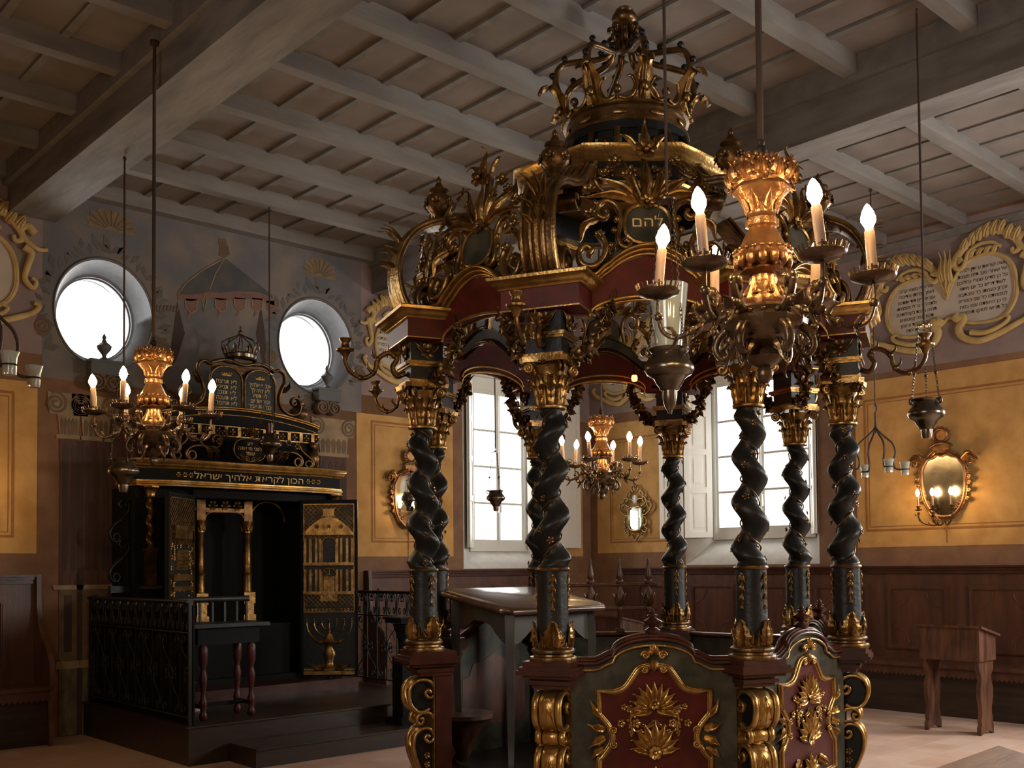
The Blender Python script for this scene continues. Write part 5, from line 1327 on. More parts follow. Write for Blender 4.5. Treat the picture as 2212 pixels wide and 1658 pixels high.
# ================================================================ hanging silver lamps
LAMP = [(0, -.235), (.026, -.235), (.033, -.205), (.034, -.18), (.042, -.176), (.045, -.166), (.058, -.15), (.068, -.128), (.08, -.118), (.098, -.108), (.11, -.088), (.108, -.07), (.095, -.05), (.082, -.035), (.076, -.012), (.088, 0), (.09, .007), (.076, .007), (.066, -.012), (.09, -.06), (.08, -.10), (0, -.11)]
m_chain = mat('dark_bronze_chain', (.06, .045, .03), .4, .7)
def oil_lamp(loc, zt, zcap, label, s=1.0, kind='plain', top=True):
    t = thing('hanging_oil_lamp', label, 'lamp', loc, .4, 'hanging silver oil lamps')
    b = MB(); P = [(r * s, z * s) for r, z in LAMP]
    if kind == 'drop': P = [(0, -.285 * s), (.008 * s, -.282 * s), (.011 * s, -.268 * s), (.024 * s, -.248 * s)] + P[2:]
    b.lathe(P, 24); obj('lamp_bowl', b, m_silver, t)
    b = MB(); zc = zcap - loc[2]
    b.lathe([(0, zc + .012), (.012, zc + .012), (.02, zc + .004), (.045, zc - .004), (.044, zc - .012), (0, zc - .01)], 16)
    b.tube([(.012 * math.cos(2 * PI * i / 12), 0, zc + .025 + .014 * math.sin(2 * PI * i / 12)) for i in range(12)], .003, 5, None, True)
    obj('chain_cap', b, m_silver, t)
    for i in range(3):
        A = RZ(2 * PI * i / 3); b = MB(); p0, p1 = V3((.035, 0, zc - .008)), V3((.092 * s, 0, -.02 * s)); n = max(6, int((p0 - p1).length / .018)); d = (p1 - p0).normalized()
        b.T = A
        for k in range(n):
            c = p0.lerp(p1, (k + .5) / n); q = V3((0, 0, 1)).rotation_difference(d).to_matrix().to_4x4()
            b.T = A @ TR(*c) @ q @ RZ(PI / 2 * (k % 2)) @ RX(PI / 2) @ SC(.8, 1.25, 1)
            b.tube([(.007 * math.cos(2 * PI * j / 7), .009 * math.sin(2 * PI * j / 7), 0) for j in range(7)], .0024, 4, None, True)
        b.T = A; b.ball(p0.lerp(p1, .62)[:], .011, 7, 5)
        b.sweep(spline([(.085 * s, 0, -.03 * s), (.105 * s, 0, -.02 * s), (.10 * s, 0, .01 * s), (.09 * s, 0, -.005)], 12), rsec(.008, .012), None, (0, 1, 0))
        obj('lamp_chain', b, m_chain, t)
    b = MB(); b.tube([(0, 0, zc + .035), (0, 0, zt - loc[2])], .0075, 6)
    if top: b.tube([(.014 * math.cos(2 * PI * i / 12), 0, zt - loc[2] - .016 + .016 * math.sin(2 * PI * i / 12)) for i in range(12)], .004, 5, None, True)
    obj('hanging_rod', b, m_rod, t)
    if kind in ('drop', 'red'):
        if kind == 'drop':
            b = MB(); b.lathe([(0, -.07 * s), (.045 * s, -.07 * s), (.055 * s, -.02 * s), (.075 * s, .16 * s), (.088 * s, .29 * s), (.085 * s, .29 * s), (.072 * s, .16 * s), (.052 * s, -.018 * s), (.042 * s, -.062 * s), (0, -.062 * s)], 24); obj('oil_glass', b, m_glass, t)
        else:
            b = MB(); b.lathe([(0, .02), (.035, .02), (.045, .11), (.04, .112), (.03, .03), (0, .03)], 16); obj('oil_glass', b, m_rubyg, t)
            b = MB(); b.ball((0, 0, .075), .016, 8, 6); obj('red_flame', b, m_ruby, t)
    return t
m_rubyg = mat('dark_red_glass', (.05, .01, .015), .2)
oil_lamp((-6.753, -6.858, 2.45), 4.96, 3.13, 'silver drop-ended oil lamp holding a large clear glass, before the bimah', 1.0, 'drop')
oil_lamp((-4.167, -6.777, 2.50), 4.96, 2.97, 'silver oil lamp hanging on long chains in front of the big right wall mirror', 1.0)
oil_lamp((-7.228, -1.951, 2.34), 4.68, 3.0, 'silver oil lamp on a thin rod just behind the left chandelier', 1.05)
oil_lamp((-5.432, -.955, 2.77), 4.96, 3.35, 'silver oil lamp with glowing red glass hanging before the ark cornice', 1.05, 'red')
oil_lamp((-2.553, -.935, 2.36), 4.96, 2.81, 'silver oil lamp dark against the bright left corner window', .98)
# ================================================================ iron holders with four glass cups
def cup_holder(loc, zt, rz, label):
    t = thing('glass_cup_holder', label, 'lamp', loc, rz, 'iron holders with glass cups')
    b = MB(); b.tube([(0, 0, .60), (0, 0, zt - loc[2])], .006, 6); b.tube([(.013 * math.cos(2 * PI * i / 12), 0, zt - loc[2] - .015 + .016 * math.sin(2 * PI * i / 12)) for i in range(12)], .004, 5, None, True)
    b.tube([(0, 0, .62), (.012, 0, .60), (.012, 0, .56), (0, 0, .55), (0, 0, .36)], .008, 6); obj('hanging_rod', b, m_rod, t)
    for i in range(4):
        A = RZ(2 * PI * i / 4)
        if i == 0:
            b = MB(); b.tube(spline([(0, 0, .46), (.012, 0, .40), (.08, 0, .33), (.15, 0, .27), (.175, 0, .19), (.155, 0, .11), (.165, 0, .05), (.20, 0, .035), (.222, 0, .035)], 40), .009, 6)
            b.T = TR(.26, 0, .035); b.tube([(.036 * math.cos(2 * PI * j / 16), .036 * math.sin(2 * PI * j / 16), 0) for j in range(16)], .005, 5, None, True); am = mesh_of('iron_arm', b, m_rod)
            b = MB(); b.lathe([(0, -.05), (.033, -.05), (.036, .03), (.046, .066), (.043, .066), (.032, .028), (.028, -.035), (0, -.035)], 18); gm = mesh_of('glass_cup', b, m_glass)
        a = put('iron_arm', am, t, A); put('glass_cup', gm, a, TR(.26, 0, .035))
    return t
cup_holder((-1.725, -5.13, 2.30), 4.87, math.radians(-42 + 3), 'wrought iron holder with four glass cups hanging near the right wall')
cup_holder((-8.77, -3.99, 2.50), 4.96, math.radians(-42 - 38), 'wrought iron holder with glass cups hanging at the far left edge of the hall')
# ================================================================ mirrors
def mirror_frame(t, w, z0, z1, prof, glassm, framem, crest=True):
    """local: x across, z up, -y into the room"""
    n = len(prof)
    b = MB(); b.add([(x, -.022, z) for x, z in prof] + [(x, -.012, z) for x, z in prof], [tuple(range(n)), tuple(range(2 * n - 1, n - 1, -1))] + [(i, (i + 1) % n, n + (i + 1) % n, n + i) for i in range(n)], False); obj('mirror_glass', b, glassm, t)
    b = MB(); b.prism([(x * 1.03, z) for x, z in prof], -.012, -.001); obj('back_board', b, m_wood, t)
    b = MB(); P = [(x, -.025, z) for x, z in prof]
    b.sweep(P, rsec(.03, .035), None, (0, 1, 0), True); b.sweep([(p[0] * 1.10, -.018, p[2] + (p[2]) * .05) for p in P], rsec(.018, .03), None, (0, 1, 0), True)
    return b
def carved_mirror(T, label, bulbs, glassm, tilt=.05, turn=0.0):
    t = thing('carved_mirror', label, 'mirror', (0, 0, 0)); t.matrix_world = T @ RZ(turn) @ RX(tilt)
    half = [(0, .30), (.05, .315), (.10, .29), (.155, .275), (.185, .235), (.215, .18), (.225, .08), (.215, -.05), (.19, -.16), (.14, -.25), (.07, -.305), (0, -.315)]
    sm = [(p.x, p.z) for p in spline(half, 44)]; prof = sm + [(-x, z) for x, z in reversed(sm[1:-1])]
    b = mirror_frame(t, .5, 0, 1, prof, glassm, m_copper)
    for s in (-1, 1):
        for (cx, cz, r) in ((.30, .24, .05), (.25, .30, .035), (.265, .02, .022), (.27, .08, .02), (.26, -.06, .02), (.24, -.14, .02)):
            b.sweep([(s * (cx + r * (1 - i / 26) * math.cos(i * .42)), -.03, cz + r * (1 - i / 26) * math.sin(i * .42)) for i in range(24)], rsec(.016, .03), None, (0, 1, 0))
        b.leaf(spline([(s * .20, -.03, .25), (s * .28, -.06, .30), (s * .345, -.05, .255), (s * .37, -.06, .23)], 12), (0, -1, 0), .08, .005, 3, .2)
        for i in range(9): z = .15 - .045 * i; b.flower((s * (.262 - .0007 * i * i * 3), -.03, z), (s * .4, -1, 0), .022, 5)
        b.leaf(spline([(s * .16, -.03, -.25), (s * .10, -.05, -.31), (s * .03, -.03, -.36)], 12), (0, -1, 0), .06, .004, 2, .2)
        b.leaf(spline([(s * .14, -.03, .30), (s * .07, -.05, .345), (s * .03, -.03, .36)], 12), (0, -1, 0), .06, .004, 2, .2)
    obj('carved_frame', b, m_copper, t)
    b = MB(); b.bx(-.085, .085, -.04, -.01, .335, .40); b.sweep(spline([(-.11, -.03, .40), (-.06, -.03, .425), (0, -.03, .432), (.06, -.03, .425), (.11, -.03, .40)], 16), rsec(.022, .05), None, (0, 1, 0))
    ring = [(.075 * math.cos(2 * PI * i / 20), -.03, .51 + .065 * math.sin(2 * PI * i / 20)) for i in range(20)]
    b.tube(ring, .014, 6, None, True)
    for i in range(14): a = 2 * PI * i / 14; b.flower((.088 * math.cos(a), -.035, .51 + .078 * math.sin(a)), (0, -1, 0), .024, 5)
    b.bx(-.07, .07, -.02, -.008, .45, .57)
    obj('carved_crest', b, m_copper, t)
    for (x, y, z) in bulbs:
        b = MB(); P = spline([(0, -.03, -.36), (x * .35, y * .5, -.40), (x * .8, y * .9, -.37), (x, y, -.31), (x, y, -.26)], 30); b.tube(P, .007, 6); b.ball((x, y, -.27), .016, 8, 5); b.T = TR(x, y, -.245); b.lathe([(.008, 0), (.03, .008), (.036, .018), (.012, .02), (.016, .04), (.028, .05), (0, .052)], 14); b.T = Matrix.Identity(4)
        for q in (.3, .5, .7): p = P[int(q * 30)]; b.leaf([p, p + V3((x * .1, -.02, .02)), p + V3((x * .15, -.03, .045))], (0, -.5, 1), .03, .003, 2, .2, n=7)
        a = obj('candle_branch', b, m_bronze, t)
        b = MB(); b.lathe([(0, 0), (.010, 0), (.010, .105), (0, .106)], 10); obj('candle_sleeve', b, m_candle, a, TR(x, y, -.20))
        put('bulb', BULB_ME, a, TR(x, y, -.096) @ SC(.85))
    b = MB(); b.bx(-.006, .006, -.008, -.001, -.78, -.34); obj('power_cable', b, m_line, t)
    return t
carved_mirror(TR(-.03, -4.955, 2.28) @ RZ(-PI / 2), 'large copper-gilt mirror with three lit candles on the right wall', [(-.17, -.24, 0), (0, -.28, 0), (.17, -.24, 0)], m_mirrorf, .06)
carved_mirror(TR(-3.10, -.03, 2.29), 'copper-gilt mirror with a candle on the back wall, half behind two columns', [(-.05, -.16, 0)], m_mirror, .05, -.035)
carved_mirror(TR(-8.12, -.03, 2.29), 'copper-gilt mirror with lit candles beside the far left wall bench', [(-.17, -.24, 0), (0, -.28, 0), (.17, -.24, 0)], m_mirrorf, .06)
t = thing('girandole_mirror', 'small ornate silver-gold mirror between the two corner windows', 'mirror', (0, 0, 0)); t.matrix_world = TR(-.02, -.845, 2.13) @ RZ(-PI / 2)
m_sgold = mat('silver_gilding', (.40, .30, .15), .32, .85, (.25, .18, .08), 12)
half = [(0, .125), (.06, .135), (.115, .11), (.12, .0), (.115, -.11), (.08, -.165), (0, -.18)]
prof = half + [(-x, z) for x, z in reversed(half[1:-1])]
b = mirror_frame(t, .3, 0, 1, prof, m_mirror, m_sgold)
for s in (-1, 1):
    for A in ([(.10, .14), (.17, .17), (.19, .23), (.15, .26), (.13, .22), (.155, .20)], [(.13, .02), (.19, .04), (.26, .10), (.27, .17), (.22, .20), (.20, .16), (.225, .14)], [(.13, -.12), (.18, -.10), (.19, -.04), (.16, 0)], [(.02, .20), (.07, .24), (.12, .24), (.14, .31), (.09, .34), (.08, .30)], [(.11, -.17), (.17, -.20), (.19, -.15), (.16, -.13)], [(.0, -.31), (.05, -.25), (.10, -.23), (.13, -.18)], [(.03, .33), (.06, .38), (.03, .42), (.01, .39)]):
        b.sweep([(s * p.x, -.025, p.z) for p in spline(A, 24)], rsec(.018, .025), None, (0, 1, 0))
    for (x, z, dx, dz) in ((.12, .05, .06, .05), (.12, -.08, .05, -.05), (.06, -.2, .05, -.06)): b.leaf([(s * x, -.025, z), (s * (x + dx * .6), -.05, z + dz * .5), (s * (x + dx), -.03, z + dz)], (0, -1, 0), .04, .004, 2, .2, n=8)
obj('openwork_frame', b, m_sgold, t)
b = MB(); b.T = TR(0, -.03, .235) @ SC(.045, .014, .06); b.ball((0, 0, 0), 1, 16, 9); obj('oval_cabochon', b, mat('pale_enamel', (.55, .62, .66), .15), t)
# ================================================================ wall benches with panelled backs
def bench(name, label, T, L, ends=(False, False), first=.2, pitch=.865, pw=.66, hi=1.47):
    t = thing(name, label, 'bench', (0, 0, 0)); t.matrix_world = T
    b = MB(); b.bx(0, L, -.45, -.02, .475, .51); obj('seat', b, m_woodr, t)
    b = MB(); n = int(L / .045); P = [(0, .475)] + [(L, .475), (L, .40)] + [(L - L * i / (n * 3), .40 - .022 * abs(math.sin(PI * i / 3))) for i in range(1, n * 3)] + [(0, .40)]
    b.prism(P, -.42, -.405); obj('scalloped_skirt', b, m_woodr, t)
    b = MB(); b.bx(0, L, -.36, -.34, 0, .475); obj('seat_front', b, m_woodd, t)
    b = MB(); b.bx(0, L, -.025, -.002, .51, hi - .08); obj('back_board', b, m_woodr, t)
    b = MB(); b.bx(0, L, -.05, -.002, hi - .08, hi - .045); b.bx(0, L, -.065, -.002, hi - .045, hi - .02); b.bx(0, L, -.085, -.002, hi - .02, hi); obj('top_rail', b, m_redw, t)
    x = first
    while x + pw < L - .05:
        b = MB(); z0, z1 = .60, 1.27; w = .045
        for (a0, a1, c0, c1) in ((x, x + pw, z0, z0 + w), (x, x + pw, z1 - w, z1), (x, x + w, z0 + w, z1 - w), (x + pw - w, x + pw, z0 + w, z1 - w)):
            b.bx(a0, a1, -.04, -.024, c0, c1); b.bx(a0 + .012, a1 - .012, -.048, -.024, c0 + .012, c1 - .012)
        cx, cz = x + pw / 2, (z0 + z1) / 2; hx, hz = pw / 2 - .07, (z1 - z0) / 2 - .07
        for sx in (-1, 1):
            for sz in (-1, 1):
                r = .16; ca, cb = cx + sx * hx, cz + sz * hz
                b.sweep([(ca - sx * r * math.cos(PI / 2 * i / 8), -.027, cb - sz * r * math.sin(PI / 2 * i / 8)) for i in range(9)], rsec(.008, .008), None, (0, 1, 0))
        obj('back_panel', b, m_woodr, t)
        x += pitch
    for s, e in enumerate(ends):
        if e:
            x0 = 0 if s == 0 else L; sg = 1 if s == 0 else -1
            b = MB(); b.T = TR(x0, 0, 0) @ RZ(PI / 2); b.prism([(-.002, 0), (-.002, hi), (-.09, hi), (-.10, 1.35), (-.10, 1.2), (-.13, 1.05), (-.22, .92), (-.38, .80), (-.44, .70), (-.45, .5), (-.40, .38), (-.44, .1), (-.44, 0)], -.02, .02); obj('bench_end', b, m_wood, t)
    return t
bench('wall_bench', 'long reddish panelled wall bench with scalloped seat skirt along the right wall', TR(-.004, -.60, 0) @ RZ(-PI / 2), 9.8, (False, False), .25)
bench('wall_bench', 'reddish panelled wall bench under the left corner window, behind the bimah', TR(-3.70, -.004, 0), 3.14, (True, False), .15)
bench('wall_bench', 'shadowed wooden wall bench with curved end at the far left of the back wall', TR(-10.9, -.004, 0), 3.66, (False, True), .15)
# ================================================================ small reading desks
def desk(loc, rz, label, topm=None):
    t = thing('slant_top_desk', label, 'desk', loc, rz, 'wooden slant-top desks')
    b = MB(); b.T = RZ(PI / 2); pr_ = [(0, .64), (.33, .64), (.33, .85), (0, .925)]
    b.prism(pr_, -.27, .27); obj('desk_box', b, m_wood, t)
    b = MB(); b.T = RZ(PI / 2); b.prism([(-.02, .93), (.36, .846), (.36, .866), (-.02, .95)], -.30, .30); obj('desk_top', b, topm or m_wood, t)
    for s in (-1, 1):
        b = MB(); b.T = TR(s * .235, .165, 0) @ RZ(PI / 2)
        half = [(.13, 0), (.13, .07), (.11, .09), (.12, .13), (.10, .17), (.095, .22), (.125, .32), (.13, .40), (.10, .47), (.10, .51), (.14, .56), (.15, .64)]
        b.prism([(0.03, .03)] + half + [(-x, z) for x, z in reversed(half)] + [(-.03, .03)], -.018, .018); obj('leg', b, m_wood, t)
    return t
desk((-1.33, -5.56, 0), -PI / 2, 'small wooden slant-top desk standing alone before the right wall bench')
desk((-1.75, -1.85, 0), -PI / 2 - .25, 'small wooden slant-top desk partly hidden behind the far side of the bimah')
desk((-7.46, -8.46, 0), PI + .06, 'wooden slant-top desk, only its top showing at the bottom right corner', m_deskw)
# ================================================================ painted decoration of the back wall (thin paint layers)
def mural(name, m, polys, y0=-.004, y1=-.0005, par=None):
    b = MB()
    for P in polys: b.prism(P, y0, y1)
    return struct(name, b, m, par or wb)
def strokes(name, m, paths, w=.02, y=-.006, par=None):
    b = MB()
    for P in paths: b.sweep([(p[0], y, p[1]) for p in P], rsec(w, .004), None, (0, 1, 0))
    return struct(name, b, m, par or wb)
def vol(cx, cz, r, s=1, n=40, turns=2.2): return [(cx + s * r * (1 - .85 * i / n) * math.cos(turns * 2 * PI * i / n + 1.2), cz + r * (1 - .85 * i / n) * math.sin(turns * 2 * PI * i / n + 1.2)) for i in range(n)]
dome = [(-5.411, 4.692), (-5.528, 4.597), (-5.688, 4.492), (-5.826, 4.373), (-5.907, 4.247), (-5.893, 4.24), (-5.777, 4.251), (-5.658, 4.285), (-5.609, 4.317), (-5.457, 4.324), (-5.282, 4.369), (-5.017, 4.4), (-4.854, 4.364), (-4.865, 4.397), (-5.017, 4.483), (-5.177, 4.567), (-5.308, 4.639)]
mural('painted_canopy_roof', m_murald, [dome], -.006, -.004)
mural('painted_canopy_valance', m_muralr, [[(-5.917, 4.236), (-5.777, 4.246), (-5.658, 4.28), (-5.609, 4.313), (-5.457, 4.315), (-5.282, 4.359), (-5.017, 4.39), (-4.843, 4.351), (-4.843, 4.29), (-5.017, 4.325), (-5.282, 4.29), (-5.457, 4.247), (-5.609, 4.25), (-5.658, 4.218), (-5.776, 4.185), (-5.917, 4.175)]] +
      [[(x, z), (x + .13, z + .012), (x + .12, z - .09), (x + .064, z - .12), (x + .045, z - .19), (x + .025, z - .19), (x + .045, z - .115), (x + .01, z - .09)] for x, z in ((-5.84, 4.20), (-5.52, 4.26), (-5.31, 4.30), (-5.11, 4.33), (-4.94, 4.33))], -.008, -.005)
strokes('painted_canopy_braid', m_murall, [[(-5.411, 4.692), (-5.513, 4.515), (-5.579, 4.337)], [(-5.411, 4.692), (-5.66, 4.515), (-5.83, 4.36), (-5.915, 4.235)], [(-5.63, 4.29), (-5.655, 4.20), (-5.64, 4.10), (-5.615, 4.20), (-5.62, 4.29)]] +
        [[(x, z), (x + .01, z - .09), (x + .064, z - .125), (x + .12, z - .085), (x + .13, z + .012)] for x, z in ((-5.84, 4.19), (-5.52, 4.25), (-5.31, 4.29), (-5.11, 4.32))], .011, -.009)
mural('painted_canopy_finial', m_mural, [[(-5.488, 4.877), (-5.406, 4.894), (-5.37, 4.806), (-5.355, 4.736), (-5.42, 4.69), (-5.478, 4.703), (-5.468, 4.786)]], -.008, -.004)
mural('painted_curtain', m_muralk, [[(-5.92, 4.16), (-5.84, 3.85), (-5.93, 3.56), (-6.04, 3.44), (-6.0, 3.6), (-5.96, 3.85)], [(-5.0, 4.28), (-5.06, 3.95), (-4.98, 3.65), (-4.88, 3.5), (-4.93, 3.7), (-4.95, 3.95)]], -.005, -.003)
strokes('painted_bolster', m_mural, [[(-6.13 + .035 * i, 4.03 + .004 * i), (-6.12 + .035 * i, 4.09 + .004 * i)] for i in range(7)], .018)
def shell(cx, cz, w, h):
    P = []
    for i in range(57):
        a = -1.9 + 3.8 * i / 56; k = 1 + .07 * math.cos(i * 2 * PI / 7)
        P.append((cx + w * k * math.sin(a), cz + h * k * math.cos(a)))
    return P
for (x, z, w, h) in ((-6.575, 4.775, .23, .155), (-4.285, 4.75, .21, .155)):
    q = mural('painted_shell', m_shell, [shell(x, z, w, h)], -.007, -.004)
    strokes('shell_flute', m_mural, [[(x + w * .25 * math.sin(a), z + h * .2 * math.cos(a) - .04), (x + w * .9 * math.sin(a), z + h * .9 * math.cos(a))] for a in (-1.5, -1.1, -.7, -.35, 0, .35, .7, 1.1, 1.5)], .010, -.009, q)
def leaves(cx, cz, r, a0, a1, n, m):
    P = []
    rn = random.Random(4)
    for i in range(n):
        a = a0 + (a1 - a0) * i / (n - 1) + rn.uniform(-.04, .04); rr = r + rn.uniform(-.02, .05); t = a + rn.uniform(-.9, .9); L = rn.uniform(.05, .085)
        c = (cx + rr * math.cos(a), cz + rr * 1.12 * math.sin(a)); d = (math.cos(t), math.sin(t)); e = (-d[1], d[0])
        P.append([(c[0] - d[0] * L, c[1] - d[1] * L), (c[0] + e[0] * L * .45, c[1] + e[1] * L * .45), (c[0] + d[0] * L, c[1] + d[1] * L), (c[0] - e[0] * L * .45, c[1] - e[1] * L * .45)])
    return P
for (x, z) in ((-6.63, 3.92), (-4.325, 3.93)):
    mural('painted_leaf_wreath', m_wreath, leaves(x, z, .56, -.6, PI + .6, 40, None), -.006, -.003)
    strokes('painted_ribbon', m_mural, [vol(x + .12, z - .66, .10, 1), vol(x - .12, z - .66, .10, -1), vol(x + .57, z - .25, .09, 1), vol(x - .57, z - .2, .08, -1)], .03, -.006)
# painted pilasters beside the ark
def pilaster(x0, x1, flutes, capz, m):
    w = x1 - x0
    q = mural('painted_pilaster_shaft', m, [[(x0, 1.36), (x1, 1.36), (x1, capz - .22), (x0, capz - .22)]], -.012, -.001)
    mural('painted_flute', m_muralk, [[(x0 + w * (i + .28) / flutes, 1.5), (x0 + w * (i + .78) / flutes, 1.5), (x0 + w * (i + .78) / flutes, capz - .32), (x0 + w * (i + .53) / flutes, capz - .27), (x0 + w * (i + .28) / flutes, capz - .32)] for i in range(flutes)], -.015, -.012, q)
    q = mural('painted_capital', m_murall, [[(x0 - .03, capz - .22), (x1 + .03, capz - .22), (x1 + .03, capz - .19), (x1, capz - .18), (x1 + .02, capz), (x0 - .02, capz), (x0, capz - .18), (x0 - .03, capz - .19)], [(x0 - .09, capz), (x1 + .09, capz), (x1 + .11, capz + .20), (x0 - .11, capz + .20)]], -.014, -.001)
    strokes('capital_volute', m_mural, [vol(x0 - .035, capz + .10, .10, -1), vol(x1 + .035, capz + .10, .10, 1)], .022, -.018, q)
    mural('capital_leaf', m_mural, [[(x0 + w * (i + .2) / 5, capz - .18), (x0 + w * (i + .8) / 5, capz - .18), (x0 + w * (i + .95) / 5, capz - .06), (x0 + w * (i + .5) / 5, capz - .02), (x0 + w * (i + .05) / 5, capz - .06)] for i in range(5)], -.017, -.014, q)
    q = mural('painted_pedestal', m_mural, [[(x0, .66), (x1, .66), (x1, 1.33), (x0, 1.33)]], -.012, -.001)
    mural('pedestal_band', m_murall, [[(x0 - .05, 1.33), (x1 + .05, 1.33), (x1 + .06, 1.37), (x0 - .06, 1.37)], [(x0 - .03, .61), (x1 + .03, .61), (x1 + .02, .68), (x0 - .02, .68)]], -.022, -.001, q)
    return q
for xa_, xb_ in ((-7.04, -6.88), (-6.83, -6.60)):
    q = pilaster(xa_, xb_, 2 if xb_ < -6.7 else 3, 2.93, m_muralp)
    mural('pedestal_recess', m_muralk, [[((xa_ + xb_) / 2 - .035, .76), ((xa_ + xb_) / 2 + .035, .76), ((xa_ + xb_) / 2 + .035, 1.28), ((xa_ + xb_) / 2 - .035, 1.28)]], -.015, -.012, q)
    mural('veined_plinth', m_veined, [[(xa_, .005), (xb_, .005), (xb_, .61), (xa_, .61)]], -.02, -.001, q)
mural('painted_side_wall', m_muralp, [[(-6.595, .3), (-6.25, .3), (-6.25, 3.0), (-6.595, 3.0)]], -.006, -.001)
pilaster(-4.29, -3.95, 4, 2.95, m_muralp)
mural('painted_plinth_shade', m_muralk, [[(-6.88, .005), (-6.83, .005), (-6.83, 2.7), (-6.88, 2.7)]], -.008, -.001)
# ---- real carved urns standing on scrolled brackets below the round windows
for x, lb in ((-6.665, 'dark urn finial on a scrolled bracket below the left round window'), (-4.24, 'dark urn finial on a scrolled bracket below the right round window')):
    t = thing('urn_ornament', lb, 'urn', (x, -.075, 3.22), 0, 'urns below the round windows')
    b = MB(); b.lathe([(0, .24), (.05, .24), (.045, .255), (.018, .275), (.022, .295), (.06, .345), (.068, .375), (.045, .40), (.028, .41), (.014, .44), (.02, .46), (.008, .485), (.0, .50)], 14); obj('urn', b, m_stone, t)
    b = MB(); b.bx(-.14, .14, -.06, .07, .10, .24); b.bx(-.15, .15, -.065, .07, .215, .24); obj('plinth', b, m_stone, t)
    b = MB()
    for s in (-1, 1): b.sweep([(s * p[0] * 1.0 + s * .05, .0, p[1] + .03) for p in vol(.03, 0, .085, 1)], rsec(.02, .10), None, (0, 1, 0))
    b.bx(-.10, .10, -.03, .07, -.02, .11); obj('scrolled_bracket', b, m_mural, t)
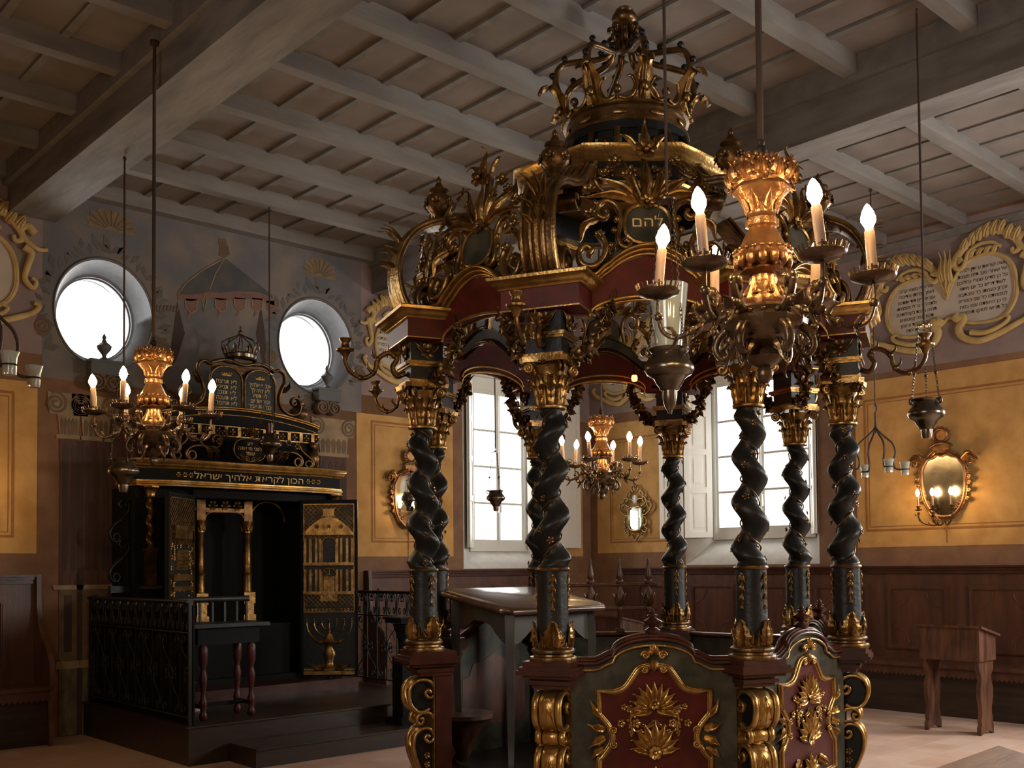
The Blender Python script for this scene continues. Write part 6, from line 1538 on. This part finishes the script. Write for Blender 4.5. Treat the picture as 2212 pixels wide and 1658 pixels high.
# ================================================================ stucco cartouches with painted verses
def cartouche(wallo, T, label, W, H, lines_l, lines_r, ts=.052):
    """local x along the wall from the cartouche centre, z from its centre"""
    hw, hh = W / 2, H / 2
    par = [(-.02, .02), (-.10, .30), (-.28, .42), (-.50, .46), (-.75, .42), (-.92, .25), (-1, 0), (-.96, -.30), (-.80, -.48), (-.55, -.54), (-.30, -.52), (-.12, -.42), (0, -.32), (.12, -.36), (.30, -.46), (.60, -.5), (.85, -.44), (1.0, -.2), (1.02, .12), (.95, .40), (.78, .58), (.55, .64), (.30, .56), (.12, .36)]
    P = [(p.x * hw * .86, p.z * hh * .95) for p in spline(par + par[:1], 96)][:-1]
    b = MB(); b.T = T; b.prism(P, -.010, -.002); c = tag(obj('wall_cartouche', b, m_parch), label, 'cartouche', 'painted verse cartouches')
    b = MB(); b.T = T; b.sweep([(x * 1.03, -.016, z * 1.03) for x, z in P], rsec(.035, .03), None, (0, 1, 0), True)
    b.sweep([(x * 1.0, -.014, z * 1.0) for x, z in P], rsec(.014, .03), None, (0, 1, 0), True); struct('cartouche_rim', b, m_cart, c)
    b = MB(); b.T = T
    def sc(A, w=.05, d=.05): b.sweep([(p.x * hw, -.025, p.z * hh) for p in spline(A, 40)], rsec(w, d), lambda t: 1.25 - .7 * t, (0, 1, 0))
    for s, k in ((-1, -.18), (1, 0)):
        sc([(s * .06, .52 + k * .4), (s * .14, .66 + k), (s * .30, .86 + k), (s * .52, .98 + k), (s * .75, .92 + k), (s * .92, .72 + k), (s * .95, .58 + k), (s * .88, .55 + k), (s * .86, .62 + k)], .07)
        sc([(s * .20, .56 + k * .7), (s * .17, .62 + k * .7), (s * .11, .60 + k * .7), (s * .11, .50 + k * .7), (s * .18, .46 + k * .7), (s * .24, .52 + k * .7), (s * .30, .70 + k), (s * .45, .80 + k), (s * .62, .78 + k), (s * .72, .68 + k)], .055)
        for i in range(8):
            q = .22 + .095 * i; zz = .80 + .21 * math.sin(PI * (i + .5) / 8.5) + k - .05 * (i > 5)
            b.leaf(spline([(s * q * hw, -.02, (zz - .10) * hh), (s * (q + .04) * hw, -.06, zz * hh), (s * (q + .10) * hw, -.05, (zz + .10) * hh), (s * (q + .14) * hw, -.07, (zz + .06) * hh)], 10), (0, -1, 0), .11 * hh * 1.6, .006, 2, .2, n=10)
        for i in range(4): b.leaf(spline([(s * (.30 + .10 * i) * hw, -.02, (.60 + .05 * math.sin(i) + k * .8) * hh), (s * (.36 + .10 * i) * hw, -.04, (.70 + k) * hh), (s * (.44 + .10 * i) * hw, -.03, (.72 + k) * hh)], 8), (0, -1, 0), .06 * hh * 1.6, .005, 0, .2, n=8)
        sc([(s * .10, -.30), (s * .14, -.36), (s * .20, -.33), (s * .20, -.42), (s * .14, -.52), (s * .20, -.68), (s * .40, -.78), (s * .65, -.72), (s * .90, -.60), (s * 1.08, -.50), (s * 1.16, -.38), (s * 1.10, -.34)], .075)
        sc([(s * .30, -.62), (s * .50, -.66), (s * .72, -.58), (s * .80, -.48), (s * .74, -.44)], .05)
        sc([(s * .98, .48 + k), (s * 1.06, .40), (s * 1.02, .20), (s * .99, 0), (s * 1.08, -.12), (s * 1.12, -.02), (s * 1.07, .03)], .055)
        sc([(s * 1.10, .70 + k), (s * 1.02, .80 + k), (s * .94, .72 + k), (s * 1.0, .58 + k), (s * 1.15, .48 + k), (s * 1.25, .5 + k)], .06)
    for x, w in ((-.05, .07), (0, .09), (.05, .07)): b.leaf(spline([(x * hw * .6, -.02, .22 * hh), (x * hw, -.08, .45 * hh), (x * hw * 1.2, -.06, .68 * hh), (x * hw * 1.6, -.08, .80 * hh)], 12), (0, -1, 0), w * hh * 2, .008, 2, .2)
    b.leaf([(0, -.02, .40 * hh), (0, -.06, .20 * hh), (0, -.03, .02 * hh)], (0, -1, 0), .22 * hh, .006, 3, .2)
    struct('cartouche_scrolls', b, m_cart, c)
    if lines_l: words('painted_verse', lines_l, ts, m_ink, c, T @ TR(-hw * .45, -.0112, hh * .27), spacing=1.5, sx=.92, depth=.0008)
    if lines_r: words('painted_verse', lines_r, ts, m_ink, c, T @ TR(hw * .46, -.0112, hh * .40), spacing=1.5, sx=.98, depth=.0008)
    return c
VL = ['ומראתיו נמצא קרוב', 'נאמן בבריתו ובדיבורו', 'עם אפרים דוד יתתכם', 'ולתהלתי נר לי ולגלגלתו', 'תהיה ברכת בקהלותכם', 'תקוה חיה קמכאנים', 'כרוב לככבוד ע עמך', 'הקרבת ילדה']
VRr = ['עושה קוראת ע יתן לנחלה', 'אל שוחר טוב תינו מעצת', 'על כן חדיס שמרי נחליכם', 'לעוד דריש כל יום מיתוי', 'זכרון כעמתו כל טובתבם', 'למנוחתם כל שם כפורים', 'כי כן החפתם עמו בטח', 'כל תרשו לטוקו תנחיבה']
cartouche(wr, TRt @ TR(5.03, 0, 4.17), 'large yellow scrolled cartouche with two columns of Hebrew verses above the right wall mirror', 1.50, 1.22, VL, VRr, .050)
cartouche(wr, TRt @ TR(.82, 0, 4.10), 'yellow scrolled cartouche with Hebrew verses high above the small ornate mirror', 1.25, 1.15, VL[2:], VRr[3:], .055)
cartouche(wb, TB @ TR(-3.02, 0, 4.10), 'yellow scrolled cartouche with Hebrew verses between the right round window and the bimah cornice', 1.20, 1.15, VRr[2:], VL[1:], .055)
cartouche(wb, TB @ TR(-8.10, 0, 4.12), 'yellow scrolled cartouche with blank pale panel left of the left round window', 1.50, 1.20, None, None, .050)
